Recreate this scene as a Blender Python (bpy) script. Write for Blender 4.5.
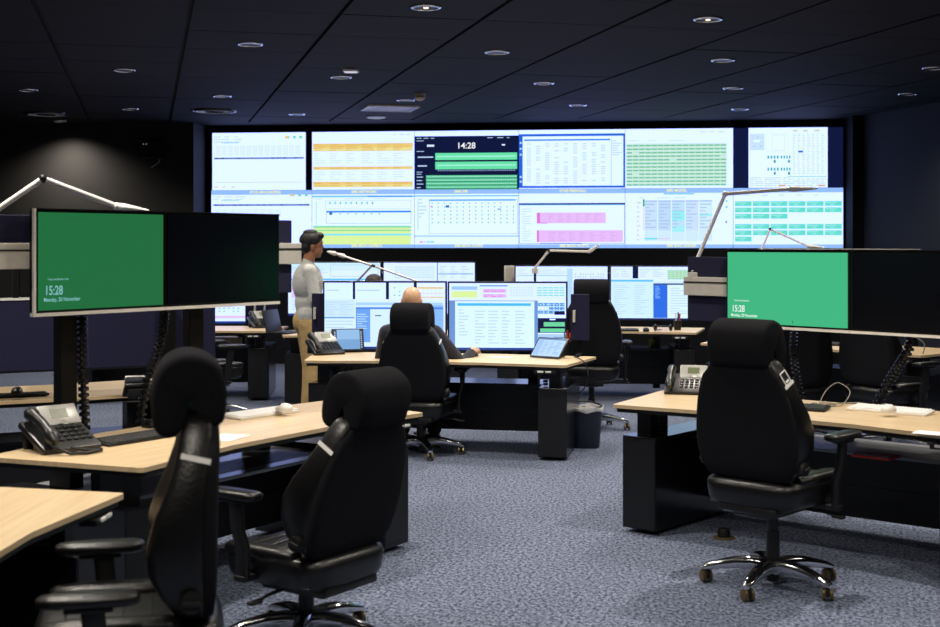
import bpy, bmesh, math, random
from mathutils import Vector, Matrix
random.seed(7)
PI = math.pi
R = math.radians
for o in list(bpy.data.objects): bpy.data.objects.remove(o)
SC = bpy.context.scene
COL = SC.collection

# ------------------------------------------------------------------ camera, world, exposure
EYE = 1.65            # camera height (m)
FPX = 1305.0          # focal length in pixels of a 940 px wide frame (50 mm on full frame)
HOR = 243.0           # image row of the horizon
cam_d = bpy.data.cameras.new('camera'); cam = bpy.data.objects.new('camera', cam_d); COL.objects.link(cam)
cam.location = (0, 0, EYE); cam.rotation_euler = (PI/2, 0, 0)
cam_d.sensor_width = 36.0; cam_d.lens = FPX/940*36; cam_d.shift_y = -(313.5-HOR)/940
cam_d.clip_end = 100; cam_d.clip_start = 0.05
cam_d.dof.use_dof = True; cam_d.dof.focus_distance = 9.5; cam_d.dof.aperture_fstop = 4.0
SC.camera = cam
wd = bpy.data.worlds.new('world'); SC.world = wd; wd.use_nodes = True
wd.node_tree.nodes['Background'].inputs[0].default_value = (0.02, 0.025, 0.035, 1)
wd.node_tree.nodes['Background'].inputs[1].default_value = 0.3
SC.view_settings.view_transform = 'Standard'; SC.view_settings.look = 'None'
SC.view_settings.gamma = 1; SC.view_settings.use_curve_mapping = False
SC.view_settings.exposure = 0.0
DOWN_W = 215.0         # watts of one lit ceiling downlight
SCREEN_E = 1.0        # brightness of the lit displays
CEIL = 3.26
DESK = 0.735

def on_plane(px, py, z):
    """floor/desk position under an image point, for a horizontal surface at height z"""
    Y = FPX*(EYE-z)/(py-HOR); return Vector(((px-470)*Y/FPX, Y, z))

# ------------------------------------------------------------------ materials
MAT = {}
def lin(c): return tuple((v/12.92 if v <= .04045 else ((v+.055)/1.055)**2.4) for v in [x/255 for x in c])
def mat(name, rgb, rough=.6, metal=0.0, spec=.5, coat=0.0, sheen=0.0, noise=None, bump=None, trans=0.0):
    m = bpy.data.materials.new(name); m.use_nodes = True; MAT[name] = m
    nt = m.node_tree; b = nt.nodes['Principled BSDF']
    c = lin(rgb)
    b.inputs['Base Color'].default_value = (*c, 1); b.inputs['Roughness'].default_value = rough
    b.inputs['Metallic'].default_value = metal; b.inputs['Specular IOR Level'].default_value = spec
    b.inputs['Coat Weight'].default_value = coat; b.inputs['Sheen Weight'].default_value = sheen
    tc = nt.nodes.new('ShaderNodeTexCoord')
    if noise:   # (scale, amount)
        n = nt.nodes.new('ShaderNodeTexNoise'); n.inputs['Scale'].default_value = noise[0]; n.inputs['Detail'].default_value = 5
        nt.links.new(tc.outputs['Object'], n.inputs['Vector'])
        r = nt.nodes.new('ShaderNodeValToRGB'); a = noise[1]
        r.color_ramp.elements[0].position = .3; r.color_ramp.elements[1].position = .7
        r.color_ramp.elements[0].color = (*[v*(1-a) for v in c], 1); r.color_ramp.elements[1].color = (*[min(1, v*(1+a)) for v in c], 1)
        nt.links.new(n.outputs['Fac'], r.inputs['Fac']); nt.links.new(r.outputs['Color'], b.inputs['Base Color'])
    if bump:    # (scale, strength)
        n2 = nt.nodes.new('ShaderNodeTexNoise'); n2.inputs['Scale'].default_value = bump[0]; n2.inputs['Detail'].default_value = 3
        nt.links.new(tc.outputs['Object'], n2.inputs['Vector'])
        bp = nt.nodes.new('ShaderNodeBump'); bp.inputs['Strength'].default_value = bump[1]; bp.inputs['Distance'].default_value = .01
        nt.links.new(n2.outputs['Fac'], bp.inputs['Height']); nt.links.new(bp.outputs['Normal'], b.inputs['Normal'])
    return m
mat('ceiling_panel', (20, 19, 21), .8, spec=.2, noise=(3, .12))
mat('ceiling_void', (10, 10, 11), .9)
mat('wall_dark', (36, 34, 32), .85, noise=(1.2, .1), bump=(120, .1))
mat('wall_right', (34, 38, 48), .85, noise=(1.0, .1), bump=(120, .1))
mat('recess', (17, 18, 26), .9, spec=.2, noise=(2, .1))
mat('fabric', (25, 25, 29), .95, spec=.12, sheen=.0, noise=(160, .25), bump=(500, .3))
mat('leather', (10, 10, 12), .36, noise=(25, .15), bump=(90, .12))
mat('plastic_black', (13, 13, 15), .45, noise=(40, .1))
mat('plastic_grip', (14, 14, 15), .6)
mat('chrome', (215, 215, 220), .12, metal=1.0)
mat('wheel', (104, 88, 60), .3, metal=.5)
mat('console_black', (15, 17, 23), .2, noise=(6, .1))
mat('console_front', (10, 12, 17), .5, noise=(6, .1))
mat('shelf_grey', (140, 142, 148), .26, noise=(8, .1))
mat('aluminium', (206, 203, 197), .38, metal=.0, noise=(30, .04))
mat('silver_trim', (236, 234, 230), .3, metal=.1)
mat('panel_blue', (25, 26, 60), .95, sheen=.0, noise=(220, .3), bump=(600, .3))
mat('post_black', (7, 7, 8), .55, spec=.2)
mat('bezel', (12, 12, 13), .35)
mat('glass_off', (8, 10, 18), .2, spec=.3)
mat('white_plastic', (236, 234, 230), .4, noise=(12, .02))
mat('key_white', (246, 245, 243), .5)
mat('key_black', (30, 30, 32), .5)
mat('phone_grey', (26, 26, 29), .38)
mat('phone_silver', (178, 176, 172), .35, metal=.2)
mat('phone_lcd', (110, 118, 88), .3)
mat('lamp_metal', (236, 233, 228), .35, metal=.05)
mat('paper', (236, 232, 226), .8, noise=(6, .03))
mat('red_plastic', (205, 40, 30), .5)
mat('red_paper', (214, 62, 52), .7, noise=(30, .1))
mat('green_plastic', (50, 140, 80), .5)
mat('blue_plastic', (40, 70, 160), .5)
mat('yellow_cup', (176, 176, 48), .45)
mat('orange_plastic', (224, 92, 40), .5)
mat('bin_blue', (32, 38, 54), .45, noise=(14, .1))
mat('bag_white', (214, 214, 214), .4, bump=(18, .8))
mat('cable_white', (140, 134, 122), .5)
mat('cable_black', (26, 26, 28), .4)
mat('detector', (196, 182, 168), .5)
mat('skin_tan', (172, 118, 88), .5, noise=(30, .06))
mat('skin_light', (214, 168, 134), .45, noise=(30, .06))
mat('hair_black', (18, 16, 17), .5, noise=(90, .4), bump=(160, .8))
mat('hair_grey', (48, 43, 40), .6, noise=(90, .4), bump=(160, .8))
mat('sweater_light', (196, 198, 194), .95, sheen=.2, noise=(60, .12), bump=(16, .9))
mat('sweater_dark', (34, 35, 47), .95, sheen=.1, noise=(60, .2), bump=(16, .9))
mat('khaki', (192, 162, 110), .9, noise=(16, .14), bump=(15, 1.0))
mat('trousers_dark', (30, 31, 38), .9, noise=(20, .15))
mat('shoe', (40, 30, 26), .5)
mat('brass', (120, 100, 70), .4, metal=.6)

def carpet():
    m = bpy.data.materials.new('carpet'); m.use_nodes = True; MAT['carpet'] = m
    nt = m.node_tree; b = nt.nodes['Principled BSDF']; L = nt.links.new
    tc = nt.nodes.new('ShaderNodeTexCoord')
    n1 = nt.nodes.new('ShaderNodeTexNoise'); n1.inputs['Scale'].default_value = 58; n1.inputs['Detail'].default_value = 5; n1.inputs['Roughness'].default_value = .72
    mp = nt.nodes.new('ShaderNodeMapping'); mp.inputs['Rotation'].default_value = (0, 0, R(25)); mp.inputs['Scale'].default_value = (1, .7, 1)
    L(tc.outputs['Object'], mp.inputs['Vector']); L(mp.outputs['Vector'], n1.inputs['Vector'])
    n2 = nt.nodes.new('ShaderNodeTexNoise'); n2.inputs['Scale'].default_value = 1.1; n2.inputs['Detail'].default_value = 2
    L(tc.outputs['Object'], n2.inputs['Vector'])
    r = nt.nodes.new('ShaderNodeValToRGB'); e = r.color_ramp.elements
    e[0].position = .41; e[0].color = (*lin((48, 56, 78)), 1); e[1].position = .60; e[1].color = (*lin((136, 146, 168)), 1)
    L(n1.outputs['Fac'], r.inputs['Fac'])
    mx = nt.nodes.new('ShaderNodeMix'); mx.data_type = 'RGBA'; mx.blend_type = 'MULTIPLY'; mx.inputs['Factor'].default_value = .35
    r2 = nt.nodes.new('ShaderNodeValToRGB'); r2.color_ramp.elements[0].position = .35; r2.color_ramp.elements[1].position = .65
    r2.color_ramp.elements[0].color = (.7, .7, .72, 1); r2.color_ramp.elements[1].color = (1, 1, 1, 1)
    L(n2.outputs['Fac'], r2.inputs['Fac'])
    L(r.outputs['Color'], mx.inputs['A']); L(r2.outputs['Color'], mx.inputs['B']); L(mx.outputs['Result'], b.inputs['Base Color'])
    b.inputs['Roughness'].default_value = .95; b.inputs['Specular IOR Level'].default_value = .15
    bp = nt.nodes.new('ShaderNodeBump'); bp.inputs['Strength'].default_value = .3; bp.inputs['Distance'].default_value = .006
    L(n1.outputs['Fac'], bp.inputs['Height']); L(bp.outputs['Normal'], b.inputs['Normal'])
carpet()
def wood():
    m = bpy.data.materials.new('beech'); m.use_nodes = True; MAT['beech'] = m
    nt = m.node_tree; b = nt.nodes['Principled BSDF']; L = nt.links.new
    tc = nt.nodes.new('ShaderNodeTexCoord'); mp = nt.nodes.new('ShaderNodeMapping'); mp.inputs['Scale'].default_value = (.6, 14, 1)
    n = nt.nodes.new('ShaderNodeTexNoise'); n.inputs['Scale'].default_value = 3; n.inputs['Detail'].default_value = 6; n.inputs['Distortion'].default_value = .6
    L(tc.outputs['Object'], mp.inputs['Vector']); L(mp.outputs['Vector'], n.inputs['Vector'])
    r = nt.nodes.new('ShaderNodeValToRGB'); e = r.color_ramp.elements
    e[0].position = .3; e[0].color = (*lin((205, 178, 138)), 1); e[1].position = .72; e[1].color = (*lin((222, 199, 162)), 1)
    L(n.outputs['Fac'], r.inputs['Fac']); L(r.outputs['Color'], b.inputs['Base Color']); b.inputs['Roughness'].default_value = .38
wood()
def screen_mat(name, strength):
    m = bpy.data.materials.new(name); m.use_nodes = True; MAT[name] = m
    nt = m.node_tree; nt.nodes.clear(); L = nt.links.new
    o = nt.nodes.new('ShaderNodeOutputMaterial'); e = nt.nodes.new('ShaderNodeEmission'); a = nt.nodes.new('ShaderNodeAttribute'); a.attribute_name = 'Col'
    e.inputs['Strength'].default_value = strength; L(a.outputs['Color'], e.inputs['Color'])
    g = nt.nodes.new('ShaderNodeBsdfGlossy'); g.inputs['Roughness'].default_value = .35; g.inputs['Color'].default_value = (.03, .03, .03, 1)
    ad = nt.nodes.new('ShaderNodeAddShader'); L(e.outputs[0], ad.inputs[0]); L(g.outputs[0], ad.inputs[1]); L(ad.outputs[0], o.inputs['Surface'])
screen_mat('screen', SCREEN_E)
def emit_mat(name, rgb, s):
    m = bpy.data.materials.new(name); m.use_nodes = True; MAT[name] = m
    nt = m.node_tree; nt.nodes.clear()
    o = nt.nodes.new('ShaderNodeOutputMaterial'); e = nt.nodes.new('ShaderNodeEmission')
    e.inputs['Color'].default_value = (*lin(rgb), 1); e.inputs['Strength'].default_value = s; nt.links.new(e.outputs[0], o.inputs['Surface'])
emit_mat('bulb', (255, 214, 170), 3.0); emit_mat('led_white', (225, 222, 240), .8); emit_mat('led_small', (190, 200, 220), .5)
emit_mat('text_pale', (150, 215, 215), .75); emit_mat('text_white', (235, 250, 245), 1.0); emit_mat('text_bold', (250, 250, 255), 1.0); emit_mat('text_yellow', (246, 246, 170), 1.0)

# ------------------------------------------------------------------ mesh helpers
class MB:
    def __init__(s): s.v = []; s.f = []; s.c = None
    def add(s, vs, fs, M=None):
        n = len(s.v)
        for p in vs:
            p = Vector(p); s.v.append(tuple(M @ p if M else p))
        for f in fs: s.f.append(tuple(i+n for i in f))
        return s
    def box(s, c, d, M=None, bev=0.0, seg=2):
        bm = bmesh.new(); bmesh.ops.create_cube(bm, size=1)
        for v in bm.verts: v.co = Vector((v.co.x*d[0], v.co.y*d[1], v.co.z*d[2]))
        if bev: bmesh.ops.bevel(bm, geom=bm.edges[:], offset=bev, segments=seg, profile=.5, affect='EDGES')
        for v in bm.verts: v.co += Vector(c)
        bm.verts.index_update()
        s.add([v.co for v in bm.verts], [[v.index for v in f.verts] for f in bm.faces], M); bm.free(); return s
    def span(s, x0, x1, y0, y1, z0, z1, M=None, bev=0.0): return s.box(((x0+x1)/2, (y0+y1)/2, (z0+z1)/2), (abs(x1-x0), abs(y1-y0), abs(z1-z0)), M, bev)
    def prism(s, poly, z0, z1, M=None):
        n = len(poly); vs = [(x, y, z0) for x, y in poly]+[(x, y, z1) for x, y in poly]
        fs = [tuple(range(n-1, -1, -1)), tuple(range(n, 2*n))]+[(i, (i+1) % n, n+(i+1) % n, n+i) for i in range(n)]
        return s.add(vs, fs, M)
    def loft(s, rings, cap=True, M=None, closed=False):
        n = len(rings[0]); vs = [p for r in rings for p in r]; fs = []
        m = len(rings)
        for k in range(m if closed else m-1):
            a = k*n; b = ((k+1) % m)*n
            for i in range(n): fs.append((a+i, a+(i+1) % n, b+(i+1) % n, b+i))
        if cap and not closed: fs.append(tuple(range(n-1, -1, -1))); fs.append(tuple(range((m-1)*n, m*n)))
        return s.add(vs, fs, M)
    def tube(s, pts, r, n=10, M=None, cap=True):
        pts = [Vector(p) for p in pts]; rings = []; up = None
        rr = r if isinstance(r, (list, tuple)) else [r]*len(pts)
        for i, p in enumerate(pts):
            t = (pts[min(i+1, len(pts)-1)]-pts[max(i-1, 0)]).normalized()
            if up is None: up = t.orthogonal().normalized()
            else:
                up = (up-t*up.dot(t)); up = up.normalized() if up.length > 1e-6 else t.orthogonal().normalized()
            w = t.cross(up)
            rings.append([p+(up*math.cos(a)+w*math.sin(a))*rr[i] for a in [2*PI*k/n for k in range(n)]])
        return s.loft(rings, cap, M)
    def cyl(s, p0, p1, r0, r1=None, n=16, M=None): return s.tube([p0, p1], [r0, r0 if r1 is None else r1], n, M)
    def lathe(s, prof, n=24, M=None, cap=True):
        return s.loft([[(r*math.cos(2*PI*k/n), r*math.sin(2*PI*k/n), z) for k in range(n)] for r, z in prof], cap, M)
    def ball(s, c, rad, M=None, nu=16, nv=10):
        rings = []
        for j in range(1, nv):
            t = PI*j/nv; rings.append([(c[0]+rad[0]*math.sin(t)*math.cos(2*PI*k/nu), c[1]+rad[1]*math.sin(t)*math.sin(2*PI*k/nu), c[2]-rad[2]*math.cos(t)) for k in range(nu)])
        return s.loft(rings, True, M)
    def mesh(s, name, smooth=None):
        me = bpy.data.meshes.new(name); me.from_pydata(s.v, [], s.f)
        bm = bmesh.new(); bm.from_mesh(me); bmesh.ops.recalc_face_normals(bm, faces=bm.faces[:]); bm.to_mesh(me); bm.free()
        if smooth is not None:
            for p in me.polygons: p.use_smooth = True
            me.set_sharp_from_angle(angle=R(smooth))
        return me
    def build(s, name, m, parent=None, smooth=None, loc=None, rot=None):
        me = s.mesh(name, smooth); me.materials.append(MAT[m])
        return link(name, me, parent, loc, rot)
def link(name, me, parent=None, loc=None, rot=None):
    o = bpy.data.objects.new(name, me); COL.objects.link(o); o.parent = parent
    if loc is not None: o.location = loc
    if rot is not None: o.rotation_euler = rot
    return o
def tag(o, label, cat, group=None):
    o['label'] = label; o['category'] = cat
    if group: o['group'] = group
    return o
def thing(name, label, cat, loc=(0, 0, 0), rz=0, group=None):
    o = bpy.data.objects.new(name, None); COL.objects.link(o); o.empty_display_size = .1
    o.location = loc; o.rotation_euler = (0, 0, rz); return tag(o, label, cat, group)
def struct(o): o['kind'] = 'structure'; return o
def copy_tree(o, parent=None):
    c = o.copy(); COL.objects.link(c); c.parent = parent
    for ch in [x for x in bpy.data.objects if x.parent == o]: copy_tree(ch, c)
    return c
def se_ring(hx, hy, e, n, f):
    """superellipse ring; f maps (a,b) -> 3D point"""
    out = []
    for k in range(n):
        t = 2*PI*k/n; c, s_ = math.cos(t), math.sin(t)
        out.append(f(hx*math.copysign(abs(c)**(2/e), c), hy*math.copysign(abs(s_)**(2/e), s_)))
    return out
def text_mesh(txt, size, m, parent, loc, rot, name='lettering', bold=0.0, sx=1.0):
    cu = bpy.data.curves.new(name, 'FONT'); cu.body = txt; cu.size = size; cu.offset = bold
    t = bpy.data.objects.new(name, cu); COL.objects.link(t)
    dg = bpy.context.evaluated_depsgraph_get(); dg.update()
    me = bpy.data.meshes.new_from_object(t.evaluated_get(dg))
    bpy.data.objects.remove(t); bpy.data.curves.remove(cu)
    me.materials.clear(); me.materials.append(MAT[m])
    o = link(name, me, parent, loc, rot); o.scale = (sx, 1, 1); return o
def round_poly(poly, r, seg=4):
    out = []; n = len(poly)
    for i in range(n):
        p = Vector(poly[i]); a = Vector(poly[i-1]); b = Vector(poly[(i+1) % n])
        u = (a-p).normalized(); v = (b-p).normalized(); ang = u.angle(v)
        if ang > R(160): out.append(tuple(p)); continue
        d = min(r/math.tan(ang/2), .3*(a-p).length, .3*(b-p).length)
        p0 = p+u*d; p1 = p+v*d
        for k in range(seg+1):
            t = k/seg; q = p0*(1-t)**2+p*2*t*(1-t)+p1*t*t; out.append(tuple(q))
    return out

# ------------------------------------------------------------------ room shell
BD = Vector((.994, -.110)).normalized()          # direction of the back wall, left to right
BN = Vector((-.110, -.994)).normalized()         # its normal towards the room
SCR_L = Vector((-3.556, 17.93)); SCR_W = 8.47; CW = SCR_W/6; SCR_Z0 = 1.582; CH = .79
WL = SCR_L+BN*.5                                 # front plane of the back wall
def back(s, off=0.0): p = WL+BD*s-BN*off; return p
S_L = -.085; S_R = SCR_W+.03
corner_l = back(-5.5); corner_r = back(8.64)
ROOM = [(-9.1, -4.0), (10.05, -4.0), tuple(corner_r), tuple(corner_l)]
struct(MB().prism([(-9.4, -4.3), (10.4, -4.3), (6.2, 18.6), (-9.4, 18.9)], -.2, 0).build('floor', 'carpet'))
ceil = struct(MB().prism([(-9.4, -4.3), (10.4, -4.3), (6.2, 18.6), (-9.4, 18.9)], CEIL+.03, CEIL+.25).build('ceiling', 'ceiling_void'))
def wall_piece(name, a, b, t, m, z0=0, z1=CEIL+.03):
    a = Vector(a[:2]); b = Vector(b[:2]); d = (b-a).normalized(); n = Vector((-d.y, d.x))*t
    return struct(MB().prism([tuple(a), tuple(b), tuple(b+n), tuple(a+n)], z0, z1).build(name, m))
wall_piece('wall_back_left', corner_l, back(S_L), .9, 'wall_dark')
wall_piece('wall_back_right', back(S_R), corner_r, .9, 'recess')
wall_piece('wall_back_recess', back(S_L, .62), back(S_R, .62), .2, 'recess')
wall_piece('wall_right', corner_r, (10.05, -4), .2, 'wall_right')
wall_piece('wall_left', (-9.1, -4), corner_l, .2, 'wall_dark')
wall_piece('wall_front', (10.05, -4), (-9.1, -4), .2, 'wall_dark')
# ceiling panels, laid on their own grid and cut at the walls
GU = Vector((-.2402, .9707)); GV = Vector((.9707, .2402)); GA = 1.025; GB = .953; GV0 = .289; GU0 = 9.13
def clip(poly, edges):
    for a, b in edges:
        a = Vector(a); b = Vector(b); out = []
        side = lambda p: (b.x-a.x)*(p[1]-a.y)-(b.y-a.y)*(p[0]-a.x)
        for i in range(len(poly)):
            p, q = poly[i], poly[(i+1) % len(poly)]; sp, sq = side(p), side(q)
            if sp >= 0: out.append(p)
            if (sp >= 0) != (sq >= 0):
                t = sp/(sp-sq); out.append((p[0]+(q[0]-p[0])*t, p[1]+(q[1]-p[1])*t))
        poly = out
        if not poly: return poly
    return poly
# room outline at ceiling height, with the screen recess
edges_main = [(ROOM[i], ROOM[(i+1) % 4]) for i in range(4)]
full_me = None
gv, gu = .017, .005
for i in range(-9, 12):
    for j in range(-10, 11):
        v0 = GV0+GA*i+gv; v1 = v0+GA-2*gv; u0 = GU0+GB*j+gu; u1 = u0+GB-2*gu
        P = [tuple(GV*a+GU*b) for a, b in ((v0, u0), (v1, u0), (v1, u1), (v0, u1))]
        if (GV*v0+GU*u0).y < -.8: continue
        Q = clip(P, edges_main)
        if len(Q) < 3: continue
        whole = len(Q) == 4 and all((Vector(a)-Vector(b)).length < 1e-4 for a, b in zip(P, Q))
        if whole:
            cx, cy = GV*((v0+v1)/2)+GU*((u0+u1)/2)
            if full_me is None:
                full_me = MB().prism([(a[0]-cx, a[1]-cy) for a in P], 0, .028).mesh('ceiling_panel'); full_me.materials.append(MAT['ceiling_panel'])
            link('ceiling_panel', full_me, ceil, (cx, cy, CEIL+random.uniform(-.002, .002)))
        else:
            MB().prism(Q, CEIL, CEIL+.028).build('ceiling_panel', 'ceiling_panel', ceil)
rp = [tuple(back(S_L)), tuple(back(S_R)), tuple(back(S_R, .62)), tuple(back(S_L, .62))]
MB().prism(rp, CEIL+.0, CEIL+.028).build('ceiling_panel', 'ceiling_panel', ceil)
# black base trim at the foot of the back wall
struct(MB().prism([tuple(corner_l), tuple(back(S_L)), tuple(back(S_L)+BN*.015), tuple(corner_l+BN*.015)], 0, .09).build('baseboard_back', 'plastic_black'))

# ------------------------------------------------------------------ ceiling fittings
def at_ceiling(px, py): return on_plane(px, py, CEIL)
dl_proto = {}
def downlight(x, y, lit, label, power=1.0, beam=140):
    t = thing('downlight', label, 'downlight', (x, y, CEIL), 0, 'recessed ceiling downlights')
    if not dl_proto:
        n = 28
        me = MB().loft([[(r*math.cos(2*PI*k/n), r*math.sin(2*PI*k/n), z) for k in range(n)] for r, z in ((.083, .0), (.083, -.006), (.09, -.012), (.101, -.010), (.106, -.004), (.106, .002))], False).mesh('trim_ring', 60)
        me.materials.append(MAT['chrome']); dl_proto['ring'] = me
        me = MB().loft([[(r*math.cos(2*PI*k/n), r*math.sin(2*PI*k/n), z) for k in range(n)] for r, z in ((.083, -.004), (.074, -.003), (.07, -.002))], True).mesh('reflector', 60)
        me.materials.append(MAT['plastic_black']); dl_proto['cup'] = me
        me = MB().lathe([(.004, -.012), (.016, -.010), (.018, -.004)], 14).mesh('bulb', 60); me.materials.append(MAT['bulb']); dl_proto['bulb'] = me
    link('trim_ring', dl_proto['ring'], t); link('reflector', dl_proto['cup'], t)
    if lit: link('bulb', dl_proto['bulb'], t)
    if power > 0:
        ld = bpy.data.lights.new('downlight_lamp', 'SPOT'); ld.energy = DOWN_W*power; ld.color = (1.0, .915, .80)
        ld.spot_size = R(beam); ld.spot_blend = 1.0; ld.shadow_soft_size = .06
        lo = bpy.data.objects.new('downlight_lamp', ld); COL.objects.link(lo); lo.parent = t; lo.location = (0, 0, -.03)
DLS = [(426, 7, 1, 1.0, 'lit ceiling downlight at the top edge, left of centre'), (708, 19, 1, 1.0, 'lit ceiling downlight nearest the camera on the right'),
       (250, 44, 0, .9, 'dark downlight with bright ring, left of the lit top one'), (497, 52, 0, .9, 'downlight above the white clock dashboard, second row'),
       (723, 60, 0, .9, 'downlight second from the front in the right row'), (341, 77, 0, .7, 'downlight beside the small white ceiling lamp'),
       (544, 83, 0, .7, 'downlight third in the row above the screen wall middle'), (124, 70, 0, .7, 'dim downlight above the left desk lamp'),
       (733, 88, 0, .6, 'downlight third from the front in the right row'), (222, 96, 0, .5, 'downlight just in front of the round air vent'),
       (28, 90, 0, .6, 'dim downlight at the far left of the ceiling'), (406, 100, 0, .4, 'downlight right behind the smoke detector'),
       (578, 105, 0, .35, 'small downlight close to the screen wall, right of centre'), (740, 109, 0, .35, 'rearmost downlight in the right row by the screen wall'),
       (130, 109, 0, .5, 'small dim downlight near the back wall, left of the round vent'), (297, 114, 0, .3, 'rearmost downlight near the first orange screen'),
       (60, 121, 0, .9, 'faint downlight washing the left back wall'), (934, 68, 0, .6, 'downlight cut by the right picture edge'), (908, 94, 0, .4, 'downlight near the right wall corner')]
for px, py, lit, pw, lb in DLS:
    p = at_ceiling(px, py); downlight(p.x, p.y, lit, lb, pw)
# the same rows carry on towards and past the camera
for k, (x, y, pw) in enumerate([(1.9, 6.6, 1.15), (-.35, 6.8, .85), (-2.3, 6.3, 1.15), (2.5, 4.2, .8), (.4, 4.6, .6), (-1.75, 3.9, 1.15), (-4.4, 6.2, 1.), (4.9, 5.6, 1.), (4.2, 8.2, 1.0), (-4.3, 9.4, 1.), (-.6, 1.8, .9), (2.6, 1.6, .9)]):
    downlight(x, y, 1, 'ceiling downlight out of view near the camera', pw)
p = at_ceiling(356, 77)
t = thing('ceiling_lamp', 'small white flush ceiling light beside a downlight ring', 'ceiling light', (p.x, p.y-.55, CEIL))
MB().box((0, 0, -.012), (.14, .14, .024), bev=.006).build('lamp_case', 'white_plastic', t); MB().box((0, 0, -.0255), (.11, .11, .005)).build('diffuser', 'led_white', t)
p = at_ceiling(376, 116.5)
t = thing('ceiling_disc', 'pale round ceiling disc by the screen wall', 'ceiling light', (p.x, p.y, CEIL))
MB().lathe([(.12, 0), (.125, -.012), (.10, -.022)], 28).build('housing', 'white_plastic', t, 50); MB().lathe([(.09, -.0225), (.085, -.026)], 28).build('diffuser', 'led_small', t, 50)
p = at_ceiling(420, 93.5)
t = thing('smoke_detector', 'beige dome smoke detector hanging from the ceiling', 'smoke detector', (p.x, p.y, CEIL))
MB().lathe([(.06, 0), (.06, -.015)], 24).build('mount', 'detector', t, 50)
MB().lathe([(.055, -.015), (.06, -.035), (.05, -.06), (.03, -.075)], 24).build('dome', 'detector', t, 50)
MB().lathe([(.061, -.038), (.061, -.044)], 24).build('slot_band', 'plastic_black', t, 50)
def vent_round(px, py, label):
    p = at_ceiling(px, py); t = thing('round_vent', label, 'air vent', (p.x, p.y, CEIL), 0, 'round ceiling air vents')
    MB().loft([[(r*math.cos(2*PI*k/32), r*math.sin(2*PI*k/32), z) for k in range(32)] for r, z in ((.25, .0), (.255, -.012), (.27, -.014), (.275, 0))], False).build('vent_ring', 'console_black', t, 50)
    for r in (.05, .10, .15, .20):
        MB().loft([[(q*math.cos(2*PI*k/32), q*math.sin(2*PI*k/32), z) for k in range(32)] for q, z in ((r, -.002), (r+.016, -.020), (r+.02, -.019), (r+.005, 0))], False).build('swirl_ring', 'aluminium' if r > .12 else 'console_black', t, 50)
vent_round(214, 110.5, 'round swirl air vent reflecting the screens, left of the screen wall'); vent_round(46, 113.5, 'unlit round air vent at the far left')
p = at_ceiling(390, 107.5)
t = thing('square_vent', 'square louvred air vent above the orange screen', 'air vent', (p.x, p.y, CEIL), R(13.9))
for s in (-1, 1):
    MB().box((s*.29, 0, -.01), (.03, .6, .02)).build('vent_frame', 'aluminium', t); MB().box((0, s*.29, -.01), (.6, .03, .02)).build('vent_frame', 'aluminium', t)
for k in range(7): MB().box((0, -.24+.08*k, -.012), (.54, .05, .004), Matrix.Rotation(0, 4, 'X')).build('louvre', 'aluminium', t)
# small wall device left of the screens
q = back(-.62); t = thing('wall_device', 'small dark device with indicator dots on the back wall', 'wall device', (q.x, q.y, 2.86), math.atan2(BD.y, BD.x))
MB().box((0, -.05, .03), (.34, .1, .22), bev=.01).build('case', 'console_front', t); MB().box((.05, -.105, -.05), (.26, .012, .03)).build('bracket', 'console_black', t)
for dx in (-.12, -.08): MB().box((dx, -.102, .11), (.012, .006, .012)).build('indicator', 'led_small', t)
MB().tube([(.1, -.07, -.08), (.08, -.09, -.14), (-.02, -.08, -.2)], .006, 6).build('cord', 'cable_white', t, 60)

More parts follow.
